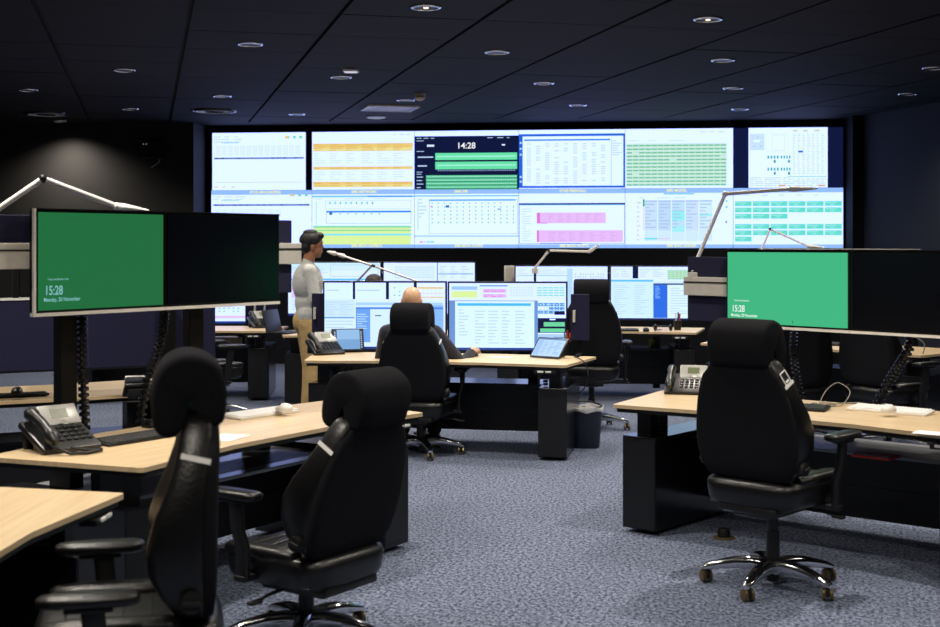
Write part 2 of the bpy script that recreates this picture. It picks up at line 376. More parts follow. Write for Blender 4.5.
# ------------------------------------------------------------------ screen pictures
WHT = (.80, .98, 2.3); GRN = lin((84, 190, 120)); 
def C(r, g, b): return lin((r, g, b))
class Pic:
    """flat picture of a display: coloured rectangles in unit coordinates, v downwards"""
    gain = True
    def __init__(s, base): s.r = [(0, 0, 1, 1, base, 0)]
    def rect(s, u0, v0, u1, v1, c, layer=1): s.r.append((u0, v0, u1, v1, c, layer)); return s
    def frame(s, u0, v0, u1, v1, c, t=.006, layer=2):
        s.rect(u0, v0, u1, v0+t, c, layer); s.rect(u0, v1-t, u1, v1, c, layer); s.rect(u0, v0, u0+t*.6, v1, c, layer); s.rect(u1-t*.6, v0, u1, v1, c, layer); return s
    def lines(s, u0, v0, u1, v1, n, c, fill=.6, layer=3, words=3):
        dv = (v1-v0)/n
        for k in range(n):
            u = u0
            for w in range(words):
                L = (u1-u0)/words*random.uniform(.3, 1)*fill*1.4; e = min(u+L, u1)
                if e > u: s.rect(u, v0+k*dv+dv*.3, e, v0+k*dv+dv*.65, c, layer)
                u = u0+(u1-u0)/words*(w+1)
        return s
    def grid(s, u0, v0, u1, v1, nu, nv, c, fu=.7, fv=.6, layer=3, skip=0.0):
        du = (u1-u0)/nu; dv = (v1-v0)/nv
        for j in range(nv):
            for i in range(nu):
                if random.random() < skip: continue
                s.rect(u0+i*du+du*(1-fu)/2, v0+j*dv+dv*(1-fv)/2, u0+i*du+du*(1+fu)/2, v0+j*dv+dv*(1+fv)/2, c, layer)
        return s
    def paste(s, o, u0, v0, u1, v1, base=1):
        for a, b, c, d, col, l in o.r: s.r.append((u0+a*(u1-u0), v0+b*(v1-v0), u0+c*(u1-u0), v0+d*(v1-v0), col, base+l))
        return s
    def build(s, w, h, parent, name='screen', y=0.0, z=0.0):
        vs = []; fs = []; cols = []
        for u0, v0, u1, v1, c, l in s.r:
            n = len(vs); yy = y-.0006*l
            for u, v in ((u0, v1), (u1, v1), (u1, v0), (u0, v0)): vs.append(((u-.5)*w, yy, z+(1-v)*h))
            lum = .3*c[0]+.6*c[1]+.1*c[2]; g = (.86, 1.02, 1.2) if s.gain and lum > .05 and c[2] < 1.01 else (1, 1, 1)
            c = tuple(a*b for a, b in zip(c, g))
            fs.append((n, n+1, n+2, n+3)); cols += [c]*4
        me = bpy.data.meshes.new(name); me.from_pydata(vs, [], fs)
        at = me.color_attributes.new('Col', 'FLOAT_COLOR', 'CORNER')
        for i, c in enumerate(cols): at.data[i].color = (c[0], c[1], c[2], 1)
        me.materials.append(MAT['screen']); return link(name, me, parent)
TXT = C(206, 220, 232); TXT2 = C(170, 190, 214); CYA = C(110, 196, 236); BLU = C(45, 100, 205); NAV = C(16, 24, 62); ORG = C(255, 204, 112); ORD = C(240, 180, 92); YEL = C(238, 246, 150)
PNK = C(250, 190, 235); PND = C(240, 120, 200); TEA = C(120, 226, 200); PALEB = C(160, 190, 240); LGN = C(120, 214, 150)
def title_strip(p, v0, v1): p.rect(0, v0, 1, v1, PALEB, 4); return p
def pic_table(low=False):
    p = Pic(WHT)
    p.lines(.02, .05, .35, .18, 3, TXT, .8); p.grid(.78, .05, .98, .12, 3, 1, LGN, .45, .6); p.rect(.78, .06, .82, .11, ORG, 4); p.grid(.1, .155, .28, .19, 8, 1, CYA, .5, .7)
    v = .24 if low else .43
    if not low: p.grid(.03, .22, .95, .4, 14, 6, C(228, 236, 244), .8, .6)
    p.rect(.02, v, .98, v+.03, C(120, 130, 150), 3); p.grid(.02, v, .98, v+.03, 16, 1, C(70, 90, 120), .5, .8, 4, .3)
    if low: p.grid(.03, .32, .7, .5, 9, 5, C(228, 236, 244), .8, .5)
    else: p.rect(.03, .86, .97, .868, C(220, 200, 220), 3); p.lines(.02, .92, .3, .97, 1, C(240, 190, 190))
    return p
def pic_orange():
    p = Pic(WHT); p.lines(.8, .03, .98, .08, 1, TXT)
    for v0, v1 in ((.2, .34), (.6, .66), (.86, .96)):
        p.rect(.01, v0, .985, v1, ORG, 2); p.rect(.01, v0+.55*(v1-v0), .985, v1, C(252, 224, 140), 3)
        n = max(1, int((v1-v0)/.035)); p.lines(.02, v0+.005, .95, v1-.005, n, ORD, .7, 4, 6)
    p.lines(.02, .36, .95, .56, 5, C(222, 232, 240), .6, 3, 6); p.lines(.02, .68, .95, .84, 4, C(222, 232, 240), .6, 3, 6)
    return p
def pic_dash():
    p = Pic(NAV); p.rect(0, 0, 1, .09, WHT, 1); p.lines(.02, .11, .22, .14, 1, TXT); p.lines(.7, .11, .98, .14, 1, TXT)
    for v0, v1, u0 in ((.38, .50, .2), (.53, .66, .2)):
        p.rect(u0, v0, .985, v1, C(112, 226, 158), 2); p.rect(u0+.02, v0+.05, .97, v0+.07, C(186, 240, 208), 3); p.lines(.03, v0+.04, .18, v0+.1, 1, C(200, 210, 230), .9, 3, 1)
    p.grid(.22, .67, .97, .69, 34, 1, C(170, 180, 210), .5, 1)
    for k in range(4):
        v = .76+k*.06; p.rect(.11, v, .985, v+.06, C(96, 200, 138), 2); p.rect(.11, v+.035, .985, v+.06, C(66, 160, 108), 3); p.grid(.12, v+.015, .98, v+.035, 38, 1, C(196, 242, 214), .55, 1, 4)
        p.lines(.02, v+.01, .1, v+.05, 1, C(200, 210, 230), 1, 3, 1)
    for v in (.155, .335, .69, .725): p.lines(.02, v, .11, v+.03, 1, C(200, 210, 230), .8, 3, 1)
    p.rect(.12, .235, .19, .27, C(230, 235, 245), 3); p.rect(.84, .235, .87, .26, C(230, 235, 245), 3)
    return p
def pic_blue_frame():
    p = Pic(WHT); p.rect(.0, .07, 1, .11, BLU, 2); p.rect(.0, .07, .035, .98, BLU, 2); p.rect(.985, .07, 1, .98, BLU, 2); p.rect(0, .95, 1, .985, BLU, 2)
    p.rect(.05, .16, .86, .185, C(60, 130, 220), 3); p.grid(.05, .22, .84, .92, 9, 18, C(208, 222, 236), .45, .45, 3, .25)
    p.rect(.87, .15, .875, .94, C(180, 200, 225), 3); p.lines(.88, .18, .97, .45, 7, C(196, 214, 234), .8, 3, 1)
    for v in (.2, .3, .4, .78, .86): p.rect(.008, v, .026, v+.035, C(190, 215, 250), 3)
    return p
def pic_green_grid():
    p = Pic(WHT); p.rect(.01, .245, .94, .96, C(222, 238, 208), 1); p.grid(.01, .25, .94, .97, 16, 12, C(104, 190, 128), .86, .42, 3, .03)
    p.grid(.01, .24, .94, .96, 16, 12, C(170, 200, 220), .7, .12, 4); p.lines(.7, .04, .95, .08, 1, TXT); p.lines(.02, .18, .6, .22, 1, C(220, 230, 240))
    return p
def pic_plan():
    p = Pic(NAV); p.rect(0, 0, .125, 1, NAV, 1); p.rect(.14, 0, .86, 1, WHT, 1)
    q = Pic(WHT); q.rect(.02, .1, .2, .37, C(216, 228, 240), 1); q.rect(.06, .2, .16, .24, WHT, 2); q.grid(.05, .12, .18, .34, 3, 3, C(90, 180, 120), .25, .2, 3, .4)
    q.frame(.3, .12, .46, .38, C(210, 220, 235)); q.frame(.22, .1, .5, .4, C(225, 232, 242))
    for v in (.46, .66):
        q.grid(.23, v, .39, v+.06, 4, 1, C(80, 176, 110), .55, .8); q.grid(.4, v, .54, v+.06, 4, 1, C(80, 176, 110), .55, .8); q.rect(.32, v+.075, .345, v+.125, C(46, 150, 84), 3); q.rect(.5, v+.075, .525, v+.125, C(46, 150, 84), 3)
    q.rect(.56, .04, .62, .07, C(232, 214, 110), 3); q.rect(.69, .04, .75, .07, C(232, 214, 110), 3); q.rect(.83, .04, .9, .07, C(232, 214, 110), 3)
    for k in range(7): q.lines(.56+k*.06, .1, .6+k*.06, .78, 26, C(205, 216, 230), .9, 3, 1)
    q.rect(.63, .385, .69, .415, BLU, 4); q.lines(.02, .82, .5, .98, 5, C(195, 210, 230), .8, 3, 8); q.rect(.38, .95, .47, .98, C(232, 180, 100), 4); q.rect(.88, .95, .97, .98, C(232, 180, 100), 4)
    q.rect(.5, .81, .98, .82, CYA, 4); q.lines(.5, .84, .97, .98, 4, C(195, 210, 230), .8, 3, 8)
    p.paste(q, .14, 0, .86, 1, 1); return p
def strips(p): p.rect(0, .0, 1, .075, PALEB, 4); p.rect(0, .94, 1, 1, PALEB, 4); return p
def pic_net_list():
    p = Pic(WHT); p.rect(.0, .1, 1, .125, CYA, 2); p.rect(.55, .1, .98, .125, C(60, 150, 230), 3); p.lines(.02, .14, .9, .17, 1, TXT); p.rect(.04, .2, .044, .66, CYA, 2)
    p.frame(.13, .18, .97, .33, C(190, 210, 235)); p.grid(.15, .2, .62, .25, 9, 1, C(96, 200, 180), .28, .8)
    p.rect(.14, .36, .97, .39, C(60, 140, 225), 3); p.frame(.14, .36, .97, .58, C(140, 180, 230)); p.rect(.17, .385, .2, .43, C(60, 120, 100), 4); p.grid(.24, .395, .7, .43, 6, 1, C(96, 200, 180), .15, .8)
    p.rect(.01, .62, .97, .65, C(140, 222, 150), 3); p.rect(.01, .65, .97, .69, C(232, 240, 160), 3); p.rect(.01, .69, .97, .71, C(140, 222, 150), 3); p.rect(.01, .71, .97, .76, YEL, 3); p.rect(.01, .755, .97, .785, C(130, 230, 240), 4); p.rect(.01, .785, .97, .94, YEL, 3)
    for k in range(20): p.rect(.02+.048*k, .79, .022+.048*k, .93, C(222, 234, 150), 4)
    return strips(p)
def pic_icons():
    p = Pic(WHT); p.rect(0, .1, 1, .12, CYA, 2); p.frame(.14, .17, .99, .76, C(150, 185, 230)); p.rect(.14, .17, .97, .195, C(90, 170, 235), 3)
    p.grid(.14, .2, .98, .60, 14, 6, C(80, 196, 170), .18, .34, 3, .04); p.rect(.3, .27, .335, .31, C(50, 110, 90), 4); p.rect(.15, .28, .17, .3, PND, 4); p.rect(.8, .33, .83, .35, C(60, 150, 90), 4)
    p.rect(.0, .79, 1, .805, C(140, 180, 225), 3); p.rect(.03, .2, .035, .7, CYA, 2); p.lines(.03, .14, .12, .5, 6, TXT, .8, 3, 1)
    for k, c in enumerate((C(244, 150, 140), C(250, 210, 130), C(120, 230, 230), C(110, 210, 140))): p.rect(.05+.035*k, .885, .08+.035*k, .91, c, 3)
    return strips(p)
def pic_pink():
    p = Pic(WHT); p.rect(.0, .24, 1, .265, NAV, 3); p.rect(0, .265, 1, .275, CYA, 3); p.frame(.0, .24, 1, .93, PALEB, .01)
    p.rect(.17, .4, .82, .58, PNK, 2); p.rect(.17, .4, .2, .585, PND, 3); p.rect(.17, .57, .27, .585, PND, 3); p.rect(.17, .70, .98, .9, PNK, 2); p.rect(.17, .7, .19, .9, PND, 3)
    p.lines(.28, .42, .8, .57, 5, C(232, 170, 215), .5, 3, 6); p.lines(.28, .72, .96, .89, 6, C(232, 170, 215), .5, 3, 7); p.lines(.03, .32, .12, .9, 14, C(215, 228, 240), .8, 3, 1)
    p.rect(.2, .915, .6, .93, C(110, 120, 150), 5); return strips(p)
def pic_plan_board():
    p = Pic(WHT); p.rect(.36, .08, .64, .1, CYA, 5); p.rect(.165, .18, .18, .3, C(60, 170, 90), 3); p.rect(.165, .3, .175, .7, C(250, 220, 190), 3); p.lines(.11, .2, .15, .9, 9, C(240, 210, 190), .8, 3, 1)
    cols = [C(216, 226, 236), C(208, 220, 234), C(206, 226, 236), C(220, 226, 240), C(226, 240, 238)]
    for k in range(5):
        u = .18+.127*k; p.rect(u, .2, u+.12, .88, C(226, 236, 244), 2); p.rect(u, .2, u+.12, .7 if k != 4 else .45, cols[k], 3); p.lines(u+.008, .24, u+.11, .68, 8, C(184, 200, 220), .8, 5, 1); p.rect(u, .2, u+.12, .22, C(176, 190, 214), 4)
    p.rect(.434, .38, .554, .54, C(160, 240, 228), 4); p.rect(.434, .63, .554, .73, C(180, 240, 232), 4); p.rect(.69, .43, .81, .46, C(160, 240, 228), 4); p.rect(.18, .83, .3, .855, C(110, 224, 220), 4); p.rect(.3, .83, .42, .855, C(235, 215, 225), 4)
    p.lines(.13, .14, .62, .17, 1, TXT); p.rect(.93, .2, .95, .225, LGN, 3); p.rect(.93, .3, .95, .325, CYA, 3); p.rect(.93, .55, .945, .58, C(90, 110, 130), 3)
    return strips(p)
def pic_teal():
    p = Pic(WHT)
    for v, n in ((.22, 6), (.325, 6), (.43, 3), (.6, 6), (.705, 6), (.81, 1)):
        for k in range(n): p.rect(.015+.164*k, v, .015+.164*k+.152, v+.08, C(110, 222, 190), 2); p.rect(.02+.164*k, v+.02, .02+.164*k+.1, v+.03, C(190, 244, 226), 3); p.rect(.06+.164*k, v+.05, .10+.164*k, v+.06, C(190, 244, 226), 3)
    p.lines(.1, .1, .9, .14, 1, TXT, .4, 3, 5); return strips(p)
CELLS = [[('pale data table with short button row', pic_table(), None), ('orange striped message tables', pic_orange(), None), ('navy dashboard with clock reading 14:28 and green bars', pic_dash(), None),
          ('pale list framed in bright blue', pic_blue_frame(), None), ('dense grid of small green tiles', pic_green_grid(), None), ('floor plan with green blocks and dark side margins', pic_plan(), None)],
         [('half hidden pale table behind the standing man', strips(pic_table(True)), ('ETCS ARgC(HOPES)', None)), ('network list with yellow lower half', pic_net_list(), ('SMS NETWORK', 'SMS MON HOPES-S')), ('rows of tiny teal icons', pic_icons(), ('SMG PM', 'SMS MON HOPES')),
          ('two pink message blocks', pic_pink(), ('STNS FIREWALL', 'SMS MON HOPTS')), ('pastel planning board columns', pic_plan_board(), ('SMS MODEL', 'SMS BNO ANNER')), ('rows of teal status buttons', pic_teal(), ('SMS KAPELLE', None))]]
WALLROT = math.atan2(BD.y, BD.x)
for r in range(2):
    for c in range(6):
        desc, pic, titles = CELLS[r][c]
        base = SCR_L+BD*(CW*(c+.5)); z0 = SCR_Z0+CH*(1-r)
        t = thing('wall_display', '%s wall display showing %s' % ('upper' if r == 0 else 'lower', desc), 'display', (base.x, base.y, z0), WALLROT, 'displays of the screen wall')
        MB().span(-CW/2+.001, CW/2-.001, .004, .1, .001, CH-.001).build('housing', 'bezel', t)
        if r == 0 and c == 0:
            pic.r = [(a*.93+.01, b, e*.93+.01, d, k, l) for a, b, e, d, k, l in pic.r]
        pic.build(CW-.004, CH-.003, t, 'screen', 0.0, .0015)
        if titles:
            for k, tx in enumerate(titles):
                if tx: text_mesh(tx, .05, 'text_yellow', t, (-.16, -.005, CH*.945 if k == 0 else .014), (PI/2, 0, 0), bold=.0015)
        if 'clock' in desc:
            text_mesh('14:28', .115, 'text_bold', t, (-.13, -.005, CH*.695), (PI/2, 0, 0), 'clock_lettering', bold=.0012)
# black plinth wall under the screens
struct(MB().prism([tuple(SCR_L+BN*-.005-BD*.0), tuple(SCR_L+BD*SCR_W+BN*-.005), tuple(SCR_L+BD*SCR_W-BN*.1), tuple(SCR_L-BN*.1)], 0, SCR_Z0-.002).build('wall_back_plinth', 'console_front'))

# ------------------------------------------------------------------ consoles (sit-stand desks)
TOPF = [(-1.022, -.103), (-.37, 0), (.37, 0), (1.022, -.103)]
TOPR = [(1.18, .69), (.43, .8), (-.43, .8), (-1.18, .69)]
TOP_POLY = round_poly(TOPF+TOPR, .025)
TOP_IN = [(x*.985, .345+(y-.345)*.97) for x, y in TOP_POLY]
def console(label, x, y, rz, raised=None, rail_x=(-1.08, 1.08), panel_x=(-1.0, 1.0), low_panel=None, posts=(-.5, .5), dm=.9, slots=False, shelf=None, low_x=-9, asm=0.0, group='beech consoles of the control room', edge_panel=None):
    t = thing('console_desk', label, 'desk', (x, y, 0), R(rz), group)
    MB().prism(TOP_POLY, DESK-.02, DESK).build('tabletop', 'beech', t)
    MB().prism(TOP_IN, DESK-.042, DESK-.02).build('edge_band', 'plastic_black', t)
    for s in (-1, 1):
        p = MB().span(s*1.02, s*.80, .0, .9, .025, .55, bev=.004).build('pedestal', 'console_black', t)
        MB().span(s*.985, s*.835, .1, .82, 0, .026).build('plinth', 'plastic_black', p)
        MB().span(s*1.015, s*.805, -.0035, .0, .035, .54).build('front_plate', 'console_front', p)
        c = MB().span(s*.965, s*.875, .07, .21, .55, DESK-.04).build('lift_column', 'plastic_black', t)
        MB().span(s*.95, s*.89, .21, .28, .55, DESK-.04).build('inner_column', 'post_black', c)
        ch = MB()
        for k in range(6): ch.box((s*.84, .14, .565+.024*k), (.035, .05, .017), bev=.004, seg=1)
        ch.build('cable_links', 'plastic_grip', c)
    b = MB().span(-.80, .80, .62, .92, .13, .50).build('cable_duct', 'console_front', t)
    MB().span(-.80, .80, .0+(shelf or .55), .95, .50, .518, bev=.003).build('duct_lid', 'shelf_grey' if shelf else 'console_black', b)
    MB().span(-.80, .80, .612, .62, .30, .305).build('seam', 'bezel', b)
    if slots:
        sl = MB()
        for k in range(26): sl.span(-.1+.03*k, -.088+.03*k, .38, .62, .5175, .5195)
        sl.build('vent_slots', 'console_front', b)
    for s in (-1, 1): MB().span(s*.7, s*.62, .70, .84, .518, DESK-.04).build('duct_bracket', 'plastic_black', t)
    hc = MB().box((.86, -.015, DESK-.06), (.16, .07, .025), Matrix.Translation((0, -.03, 0)), bev=.004).build('height_control', 'plastic_black', t)
    for k in range(2): MB().box((.83+.06*k, -.083, DESK-.055), (.045, .012, .014), bev=.003).build('control_button', 'silver_trim', hc)
    if raised is not None:
        z = raised; M = Matrix.Translation((0, dm, 0)) @ Matrix.Rotation(R(asm), 4, 'Z'); dm = 0
        for px in posts: MB().span(px-.045, px+.045, dm+.06, dm+.12, 0, z+.10, M).build('post', 'post_black', t)
        rl = MB().span(rail_x[0], rail_x[1], dm+.03, dm+.10, z, z+.12, M, bev=.004).build('rail', 'aluminium', t)
        MB().span(rail_x[0]+.002, rail_x[1]-.002, dm+.026, dm+.031, z+.082, z+.09, M).build('rail_groove', 'plastic_black', rl)
        MB().span(panel_x[0], panel_x[1], dm+.06, dm+.09, z+.12, z+.25, M, bev=.004).build('acoustic_panel', 'panel_blue', t)
        MB().span(max(panel_x[0], low_x), panel_x[1], dm+.06, dm+.09, z-.165, z-.002, M, bev=.004).build('acoustic_panel', 'panel_blue', t)
    if low_panel:
        z0, z1, x0, x1 = low_panel
        for px in (x0+.3, x1-.3): MB().span(px-.04, px+.04, dm+.09, dm+.15, 0, z1-.05).build('post', 'post_black', t)
        ap = MB().span(x0, x1, dm+.06, dm+.09, z0, z1, bev=.004).build('acoustic_panel', 'panel_blue', t)
        MB().span(x0, x1, dm+.055, dm+.095, z1, z1+.012).build('panel_trim', 'silver_trim', ap)
        MB().span(x0, x1, dm+.055, dm+.095, z0-.008, z0).build('panel_trim', 'plastic_black', ap)
    if edge_panel:
        for (x0, x1, z0, z1) in edge_panel:
            ap = MB().span(x0, x1, dm+.02, dm+.05, z0, z1, bev=.006).build('acoustic_panel', 'panel_blue', t)
            MB().span(x0+.02, x0+.04, dm-.005, dm+.02, (z0+z1)/2-.04, (z0+z1)/2+.06, bev=.003).build('panel_clip', 'aluminium', ap)
            MB().span((x0+x1)/2-.02, (x0+x1)/2+.02, .6, dm+.06, DESK, DESK+.012).build('panel_foot', 'post_black', t); MB().span((x0+x1)/2-.02, (x0+x1)/2+.02, dm+.05, dm+.062, DESK, z0+.1).build('panel_bracket', 'post_black', t)
    return t
def local_to_world(t, p):
    return Matrix.Translation(t.location) @ Matrix.Rotation(t.rotation_euler.z, 4, 'Z') @ Vector(p)

L0 = console('near beech desk at the lower left edge with rounded tip', -1.40, 3.76, 88)
L1 = console('left beech desk holding the black phone and white keyboard', -.876, 6.226, 58, raised=1.53, rail_x=(-1.3, 1.05), panel_x=(-1.3, 1.0), posts=(-.53, .28), dm=.81, asm=-4, slots=True, shelf=.30, low_x=-.7)
R1 = console('right beech desk with phone at its left tip', 1.655, 6.82, -40, raised=1.31, rail_x=(-1.31, 1.1), panel_x=(-1.30, 1.1), posts=(-.6, .62), dm=.95, asm=-7, shelf=.46)
C1 = console('middle beech desk where the bald man works', -.27, 10.056, -11, edge_panel=[(.95, 1.10, .85, 1.23), (-1.27, -1.13, .86, 1.22)], dm=.84)
C2 = console('back beech desk behind the bald man\'s monitors', -.95, 13.0, 0, low_panel=(.9, 1.32, -.98, 1.12), dm=1.28); C2.scale = (.88, 1, 1)
C3 = console('back beech desk with mouse, right of the centre chair', 1.30, 13.5, -5, low_panel=(.85, 1.30, -1.0, 1.0), dm=1.3)
BL = console('back beech desk with phone, left of the standing man', -3.12, 13.58, 4, low_panel=(.85, 1.30, -1.0, 1.0), dm=1.3)
R2 = console('beech desk seen under the right green monitor', 2.95, 11.35, -40, raised=1.31, dm=.95)
L2 = console('beech desk with blue privacy panel behind the left monitor', -2.98, 8.30, 206, low_panel=(.91, 1.32, -1.15, 1.12), dm=.78)

# ------------------------------------------------------------------ monitors
def off_pic():
    return None
def monitor(name, label, loc, rz, w, h, pic, style, group=None, top='bezel'):
    """loc = bottom centre of the panel front"""
    t = thing(name, label, 'monitor', loc, rz, group)
    f = .012
    if style == 'silver':
        MB().span(-w/2, w/2, .006, .05, 0, h, bev=.003).build('housing', 'bezel', t)
        MB().span(-w/2, w/2, .0, .045, -.016, 0).build('lower_frame', 'silver_trim', t); MB().span(-w/2, w/2, .0, .045, h, h+.006).build('upper_frame', top, t)
        MB().span(-.12, .12, .05, .1, h*.3, h*.7).build('wall_mount', 'plastic_black', t)
    else:
        f = .014
        MB().span(-w/2, w/2, .004, .055, 0, h, bev=.004).build('housing', 'bezel', t)
        MB().span(-.05, .05, .055, .10, -.1, h*.6).build('stand', 'plastic_black', t)
    if pic is None:
        MB().span(-w/2+f, w/2-f, -.001, .006, f, h-f).build('screen', 'glass_off', t)
    else:
        pic.build(w-2*f, h-2*f, t, 'screen', .0, f)
    return t
def pic_green(c):
    p = Pic(c); p.gain = False; return p
def text_lock(t, w, h, m):
    text_mesh('15:28', h*.125, m, t, (-w/2+.045, -.003, h*.175), (PI/2, 0, 0), 'clock_lettering', sx=.76, bold=.0008)
    text_mesh('Monday, 20 November', h*.054, m, t, (-w/2+.04, -.003, h*.11), (PI/2, 0, 0), 'date_lettering', sx=.84, bold=.0004)
    text_mesh('TelecomBeheerder', h*.032, m, t, (-w/2+.06, -.003, h*.315), (PI/2, 0, 0), 'user_lettering')
def mount(desk, lx, d, z): v = local_to_world(desk, (lx, d, 0)); return (v.x, v.y, z)
# left raised pair
mw, mh = .80, .48; za = R(54)
cL = Vector((-1.535, 6.65)); dL = Vector((math.cos(za), math.sin(za)))
wl, wr = .765, .825; e0 = cL-dL*.79; a = e0+dL*(wl/2); b = e0+dL*(wl+.004+wr/2)
m1 = monitor('desk_monitor', 'silver framed monitor with dark green lock screen, left', (a.x, a.y, 1.325), za, wl, mh, pic_green(lin((33, 108, 62))), 'silver'); text_lock(m1, wl, mh, 'text_pale')
fs = MB().span(-wl/2-.012, -wl/2, -.002, .012, -.016, mh+.006).build('side_frame', 'silver_trim', m1)
monitor('desk_monitor', 'switched-off monitor beside the dark green lock screen', (b.x, b.y, 1.325), za, wr, mh, None, 'silver')
# right raised pair
mw2, mh2 = .87, .465; zb = R(-47); dR = Vector((math.cos(zb), math.sin(zb)))
lR = Vector((1.615, 8.23))
a = lR+dR*(mw2/2); b = lR+dR*(mw2*1.5+.006)
m2 = monitor('desk_monitor', 'monitor with bright green lock screen above the right chair', (a.x, a.y, 1.14), zb, mw2, mh2, pic_green(lin((66, 184, 130))), 'silver'); text_lock(m2, mw2, mh2, 'text_white')
monitor('desk_monitor', 'switched-off monitor cut by the right picture edge', (b.x, b.y, 1.14), zb, mw2, mh2, None, 'silver')
# raised pair on the desk behind
for k, s in enumerate((-1, 1)):
    v = mount(R2, s*.403-.2, .97, 1.13)
    monitor('desk_monitor', ['raised monitor whose top edge shows behind the green screen', 'raised monitor whose top edge shows behind the black screen'][k], v, R(-40), .80, .46, None, 'silver', top='silver_trim')
for k, s in enumerate((-1, 1)):
    v = mount(L2, s*.42, .70, 1.335)
    monitor('desk_monitor', ['raised monitor seen from behind at the left picture edge', 'raised monitor seen from behind, hidden by the dark green screen'][k], v, R(206), .80, .46, None, 'silver')
BW = (.76, .93, 1.7)
def pic_work(a):
    p = Pic(BW)
    if a == 0:      # bald man's left monitor
        p.rect(0, 0, 1, .26, BW, 1)
        for u0, u1 in ((.01, .24), (.26, .51), (.54, .75), (.77, .99)): p.rect(u0, .02, u1, .24, C(240, 250, 255), 2)
        p.rect(.235, 0, .255, .25, NAV, 3); p.rect(.51, 0, .535, .25, NAV, 3); p.rect(.74, 0, .765, .12, NAV, 3)
        p.paste(pic_orange(), .77, .02, .99, .24, 3); p.lines(.02, .1, .23, .13, 1, TXT2, .9, 4, 1); p.lines(.27, .1, .5, .13, 1, TXT2, .9, 4, 1); p.grid(.56, .05, .73, .22, 4, 3, CYA, .3, .3, 4, .4)
        p.rect(0, .26, .25, .52, C(222, 236, 250), 2); p.lines(.01, .28, .24, .5, 6, TXT, .8, 3, 2); p.rect(0, .52, .25, .54, C(120, 160, 210), 3); p.rect(0, .54, .25, .97, C(236, 246, 255), 2); p.lines(.01, .56, .24, .8, 5, TXT, .8, 3, 2)
        p.rect(.26, .28, .985, .95, C(232, 243, 255), 2); p.rect(.26, .3, .98, .34, C(186, 214, 246), 3); p.rect(.26, .37, .98, .40, C(90, 140, 220), 4)
        p.rect(.26, .4, .38, .9, C(120, 166, 226), 3); p.lines(.27, .46, .37, .78, 9, C(206, 226, 250), .9, 5, 1); p.rect(.42, .49, .47, .505, C(60, 70, 90), 4); p.rect(.9, .34, .985, .92, C(150, 190, 236), 3)
        p.rect(0, .965, 1, 1, C(30, 60, 130), 4)
    elif a == 1:    # bald man's right monitor
        p.rect(.02, .05, .24, .1, C(170, 200, 235), 3); p.rect(.02, .12, .24, .22, YEL, 3); p.rect(.26, .03, .5, .05, C(130, 160, 200), 3)
        for v in (.09, .165): p.rect(.29, v, .49, v+.05, PNK, 3); p.lines(.3, v, .48, v+.05, 2, PND, .7, 4, 3)
        p.grid(.52, .05, .72, .2, 8, 5, C(222, 232, 242), .7, .6); p.grid(.75, .05, .99, .2, 5, 4, C(150, 226, 190), .85, .5)
        p.rect(0, .26, 1, 1, C(118, 150, 200), 1); p.rect(.05, .27, .73, .97, C(240, 250, 255), 2); p.rect(.07, .30, .70, .34, C(80, 190, 230), 3); p.rect(.3, .285, .6, .30, WHT, 4)
        p.lines(.08, .38, .17, .8, 9, C(206, 222, 238), .8, 4, 1); p.lines(.22, .40, .68, .92, 11, C(206, 222, 238), .6, 4, 4)
        p.rect(.76, .26, 1, 1, WHT, 2); p.grid(.76, .29, .99, .46, 5, 3, C(96, 150, 205), .9, .85, 4, .1); p.grid(.77, .3, .99, .45, 8, 4, C(190, 226, 240), .6, .4, 5, .3); p.rect(.90, .42, .99, .47, NAV, 6)
        p.rect(.76, .52, 1, .74, NAV, 3); p.rect(.81, .58, .99, .645, LGN, 4); p.rect(.78, .675, .99, .73, LGN, 4); p.rect(.86, .53, .91, .55, WHT, 4)
        p.rect(.76, .76, 1, .97, C(190, 210, 232), 3); p.rect(.8, .84, .9, .97, C(228, 236, 244), 4); p.rect(.9, .8, .99, .92, C(120, 160, 200), 4)
        p.rect(0, .965, 1, 1, C(40, 70, 140), 6)
    elif a == 2:
        p.rect(0, .0, 1, .15, C(226, 240, 250), 1); p.frame(.46, .04, .98, .26, C(150, 180, 220)); p.lines(.02, .06, .43, .2, 4, TXT, .7, 3, 3); p.rect(0, .30, 1, .335, CYA, 3); p.lines(.03, .38, .6, .9, 12, C(206, 222, 238), .7, 3, 4)
        p.rect(.04, .46, .3, .53, PNK, 4); p.rect(.04, .57, .3, .65, PNK, 4); p.rect(0, .96, 1, 1, C(30, 60, 130), 4)
    elif a == 3:
        p.grid(.12, .06, .56, .3, 16, 5, C(110, 186, 200), .35, .4, 3, .1); p.rect(.585, .0, .595, .97, C(90, 130, 180), 4); p.lines(.62, .05, .97, .3, 5, TXT, .6, 3, 3); p.rect(.6, .2, .98, .22, C(150, 180, 205), 4); p.lines(.05, .4, .95, .9, 12, TXT, .6, 3, 5)
        p.rect(0, .96, 1, 1, C(30, 60, 130), 4)
    elif a == 4:
        p.lines(.03, .05, .55, .16, 3, TXT, .8, 3, 4); p.rect(.02, .17, .56, .18, C(130, 180, 190), 4); p.grid(.64, .12, .97, .32, 12, 4, C(90, 140, 180), .3, .35, 3, .1); p.rect(.56, .04, .62, .95, C(196, 222, 246), 2); p.rect(.7, .56, .98, .7, PNK, 3); p.lines(.04, .3, .54, .9, 13, TXT, .6, 3, 4)
        p.rect(0, .96, 1, 1, C(30, 60, 130), 4)
    elif a == 5:
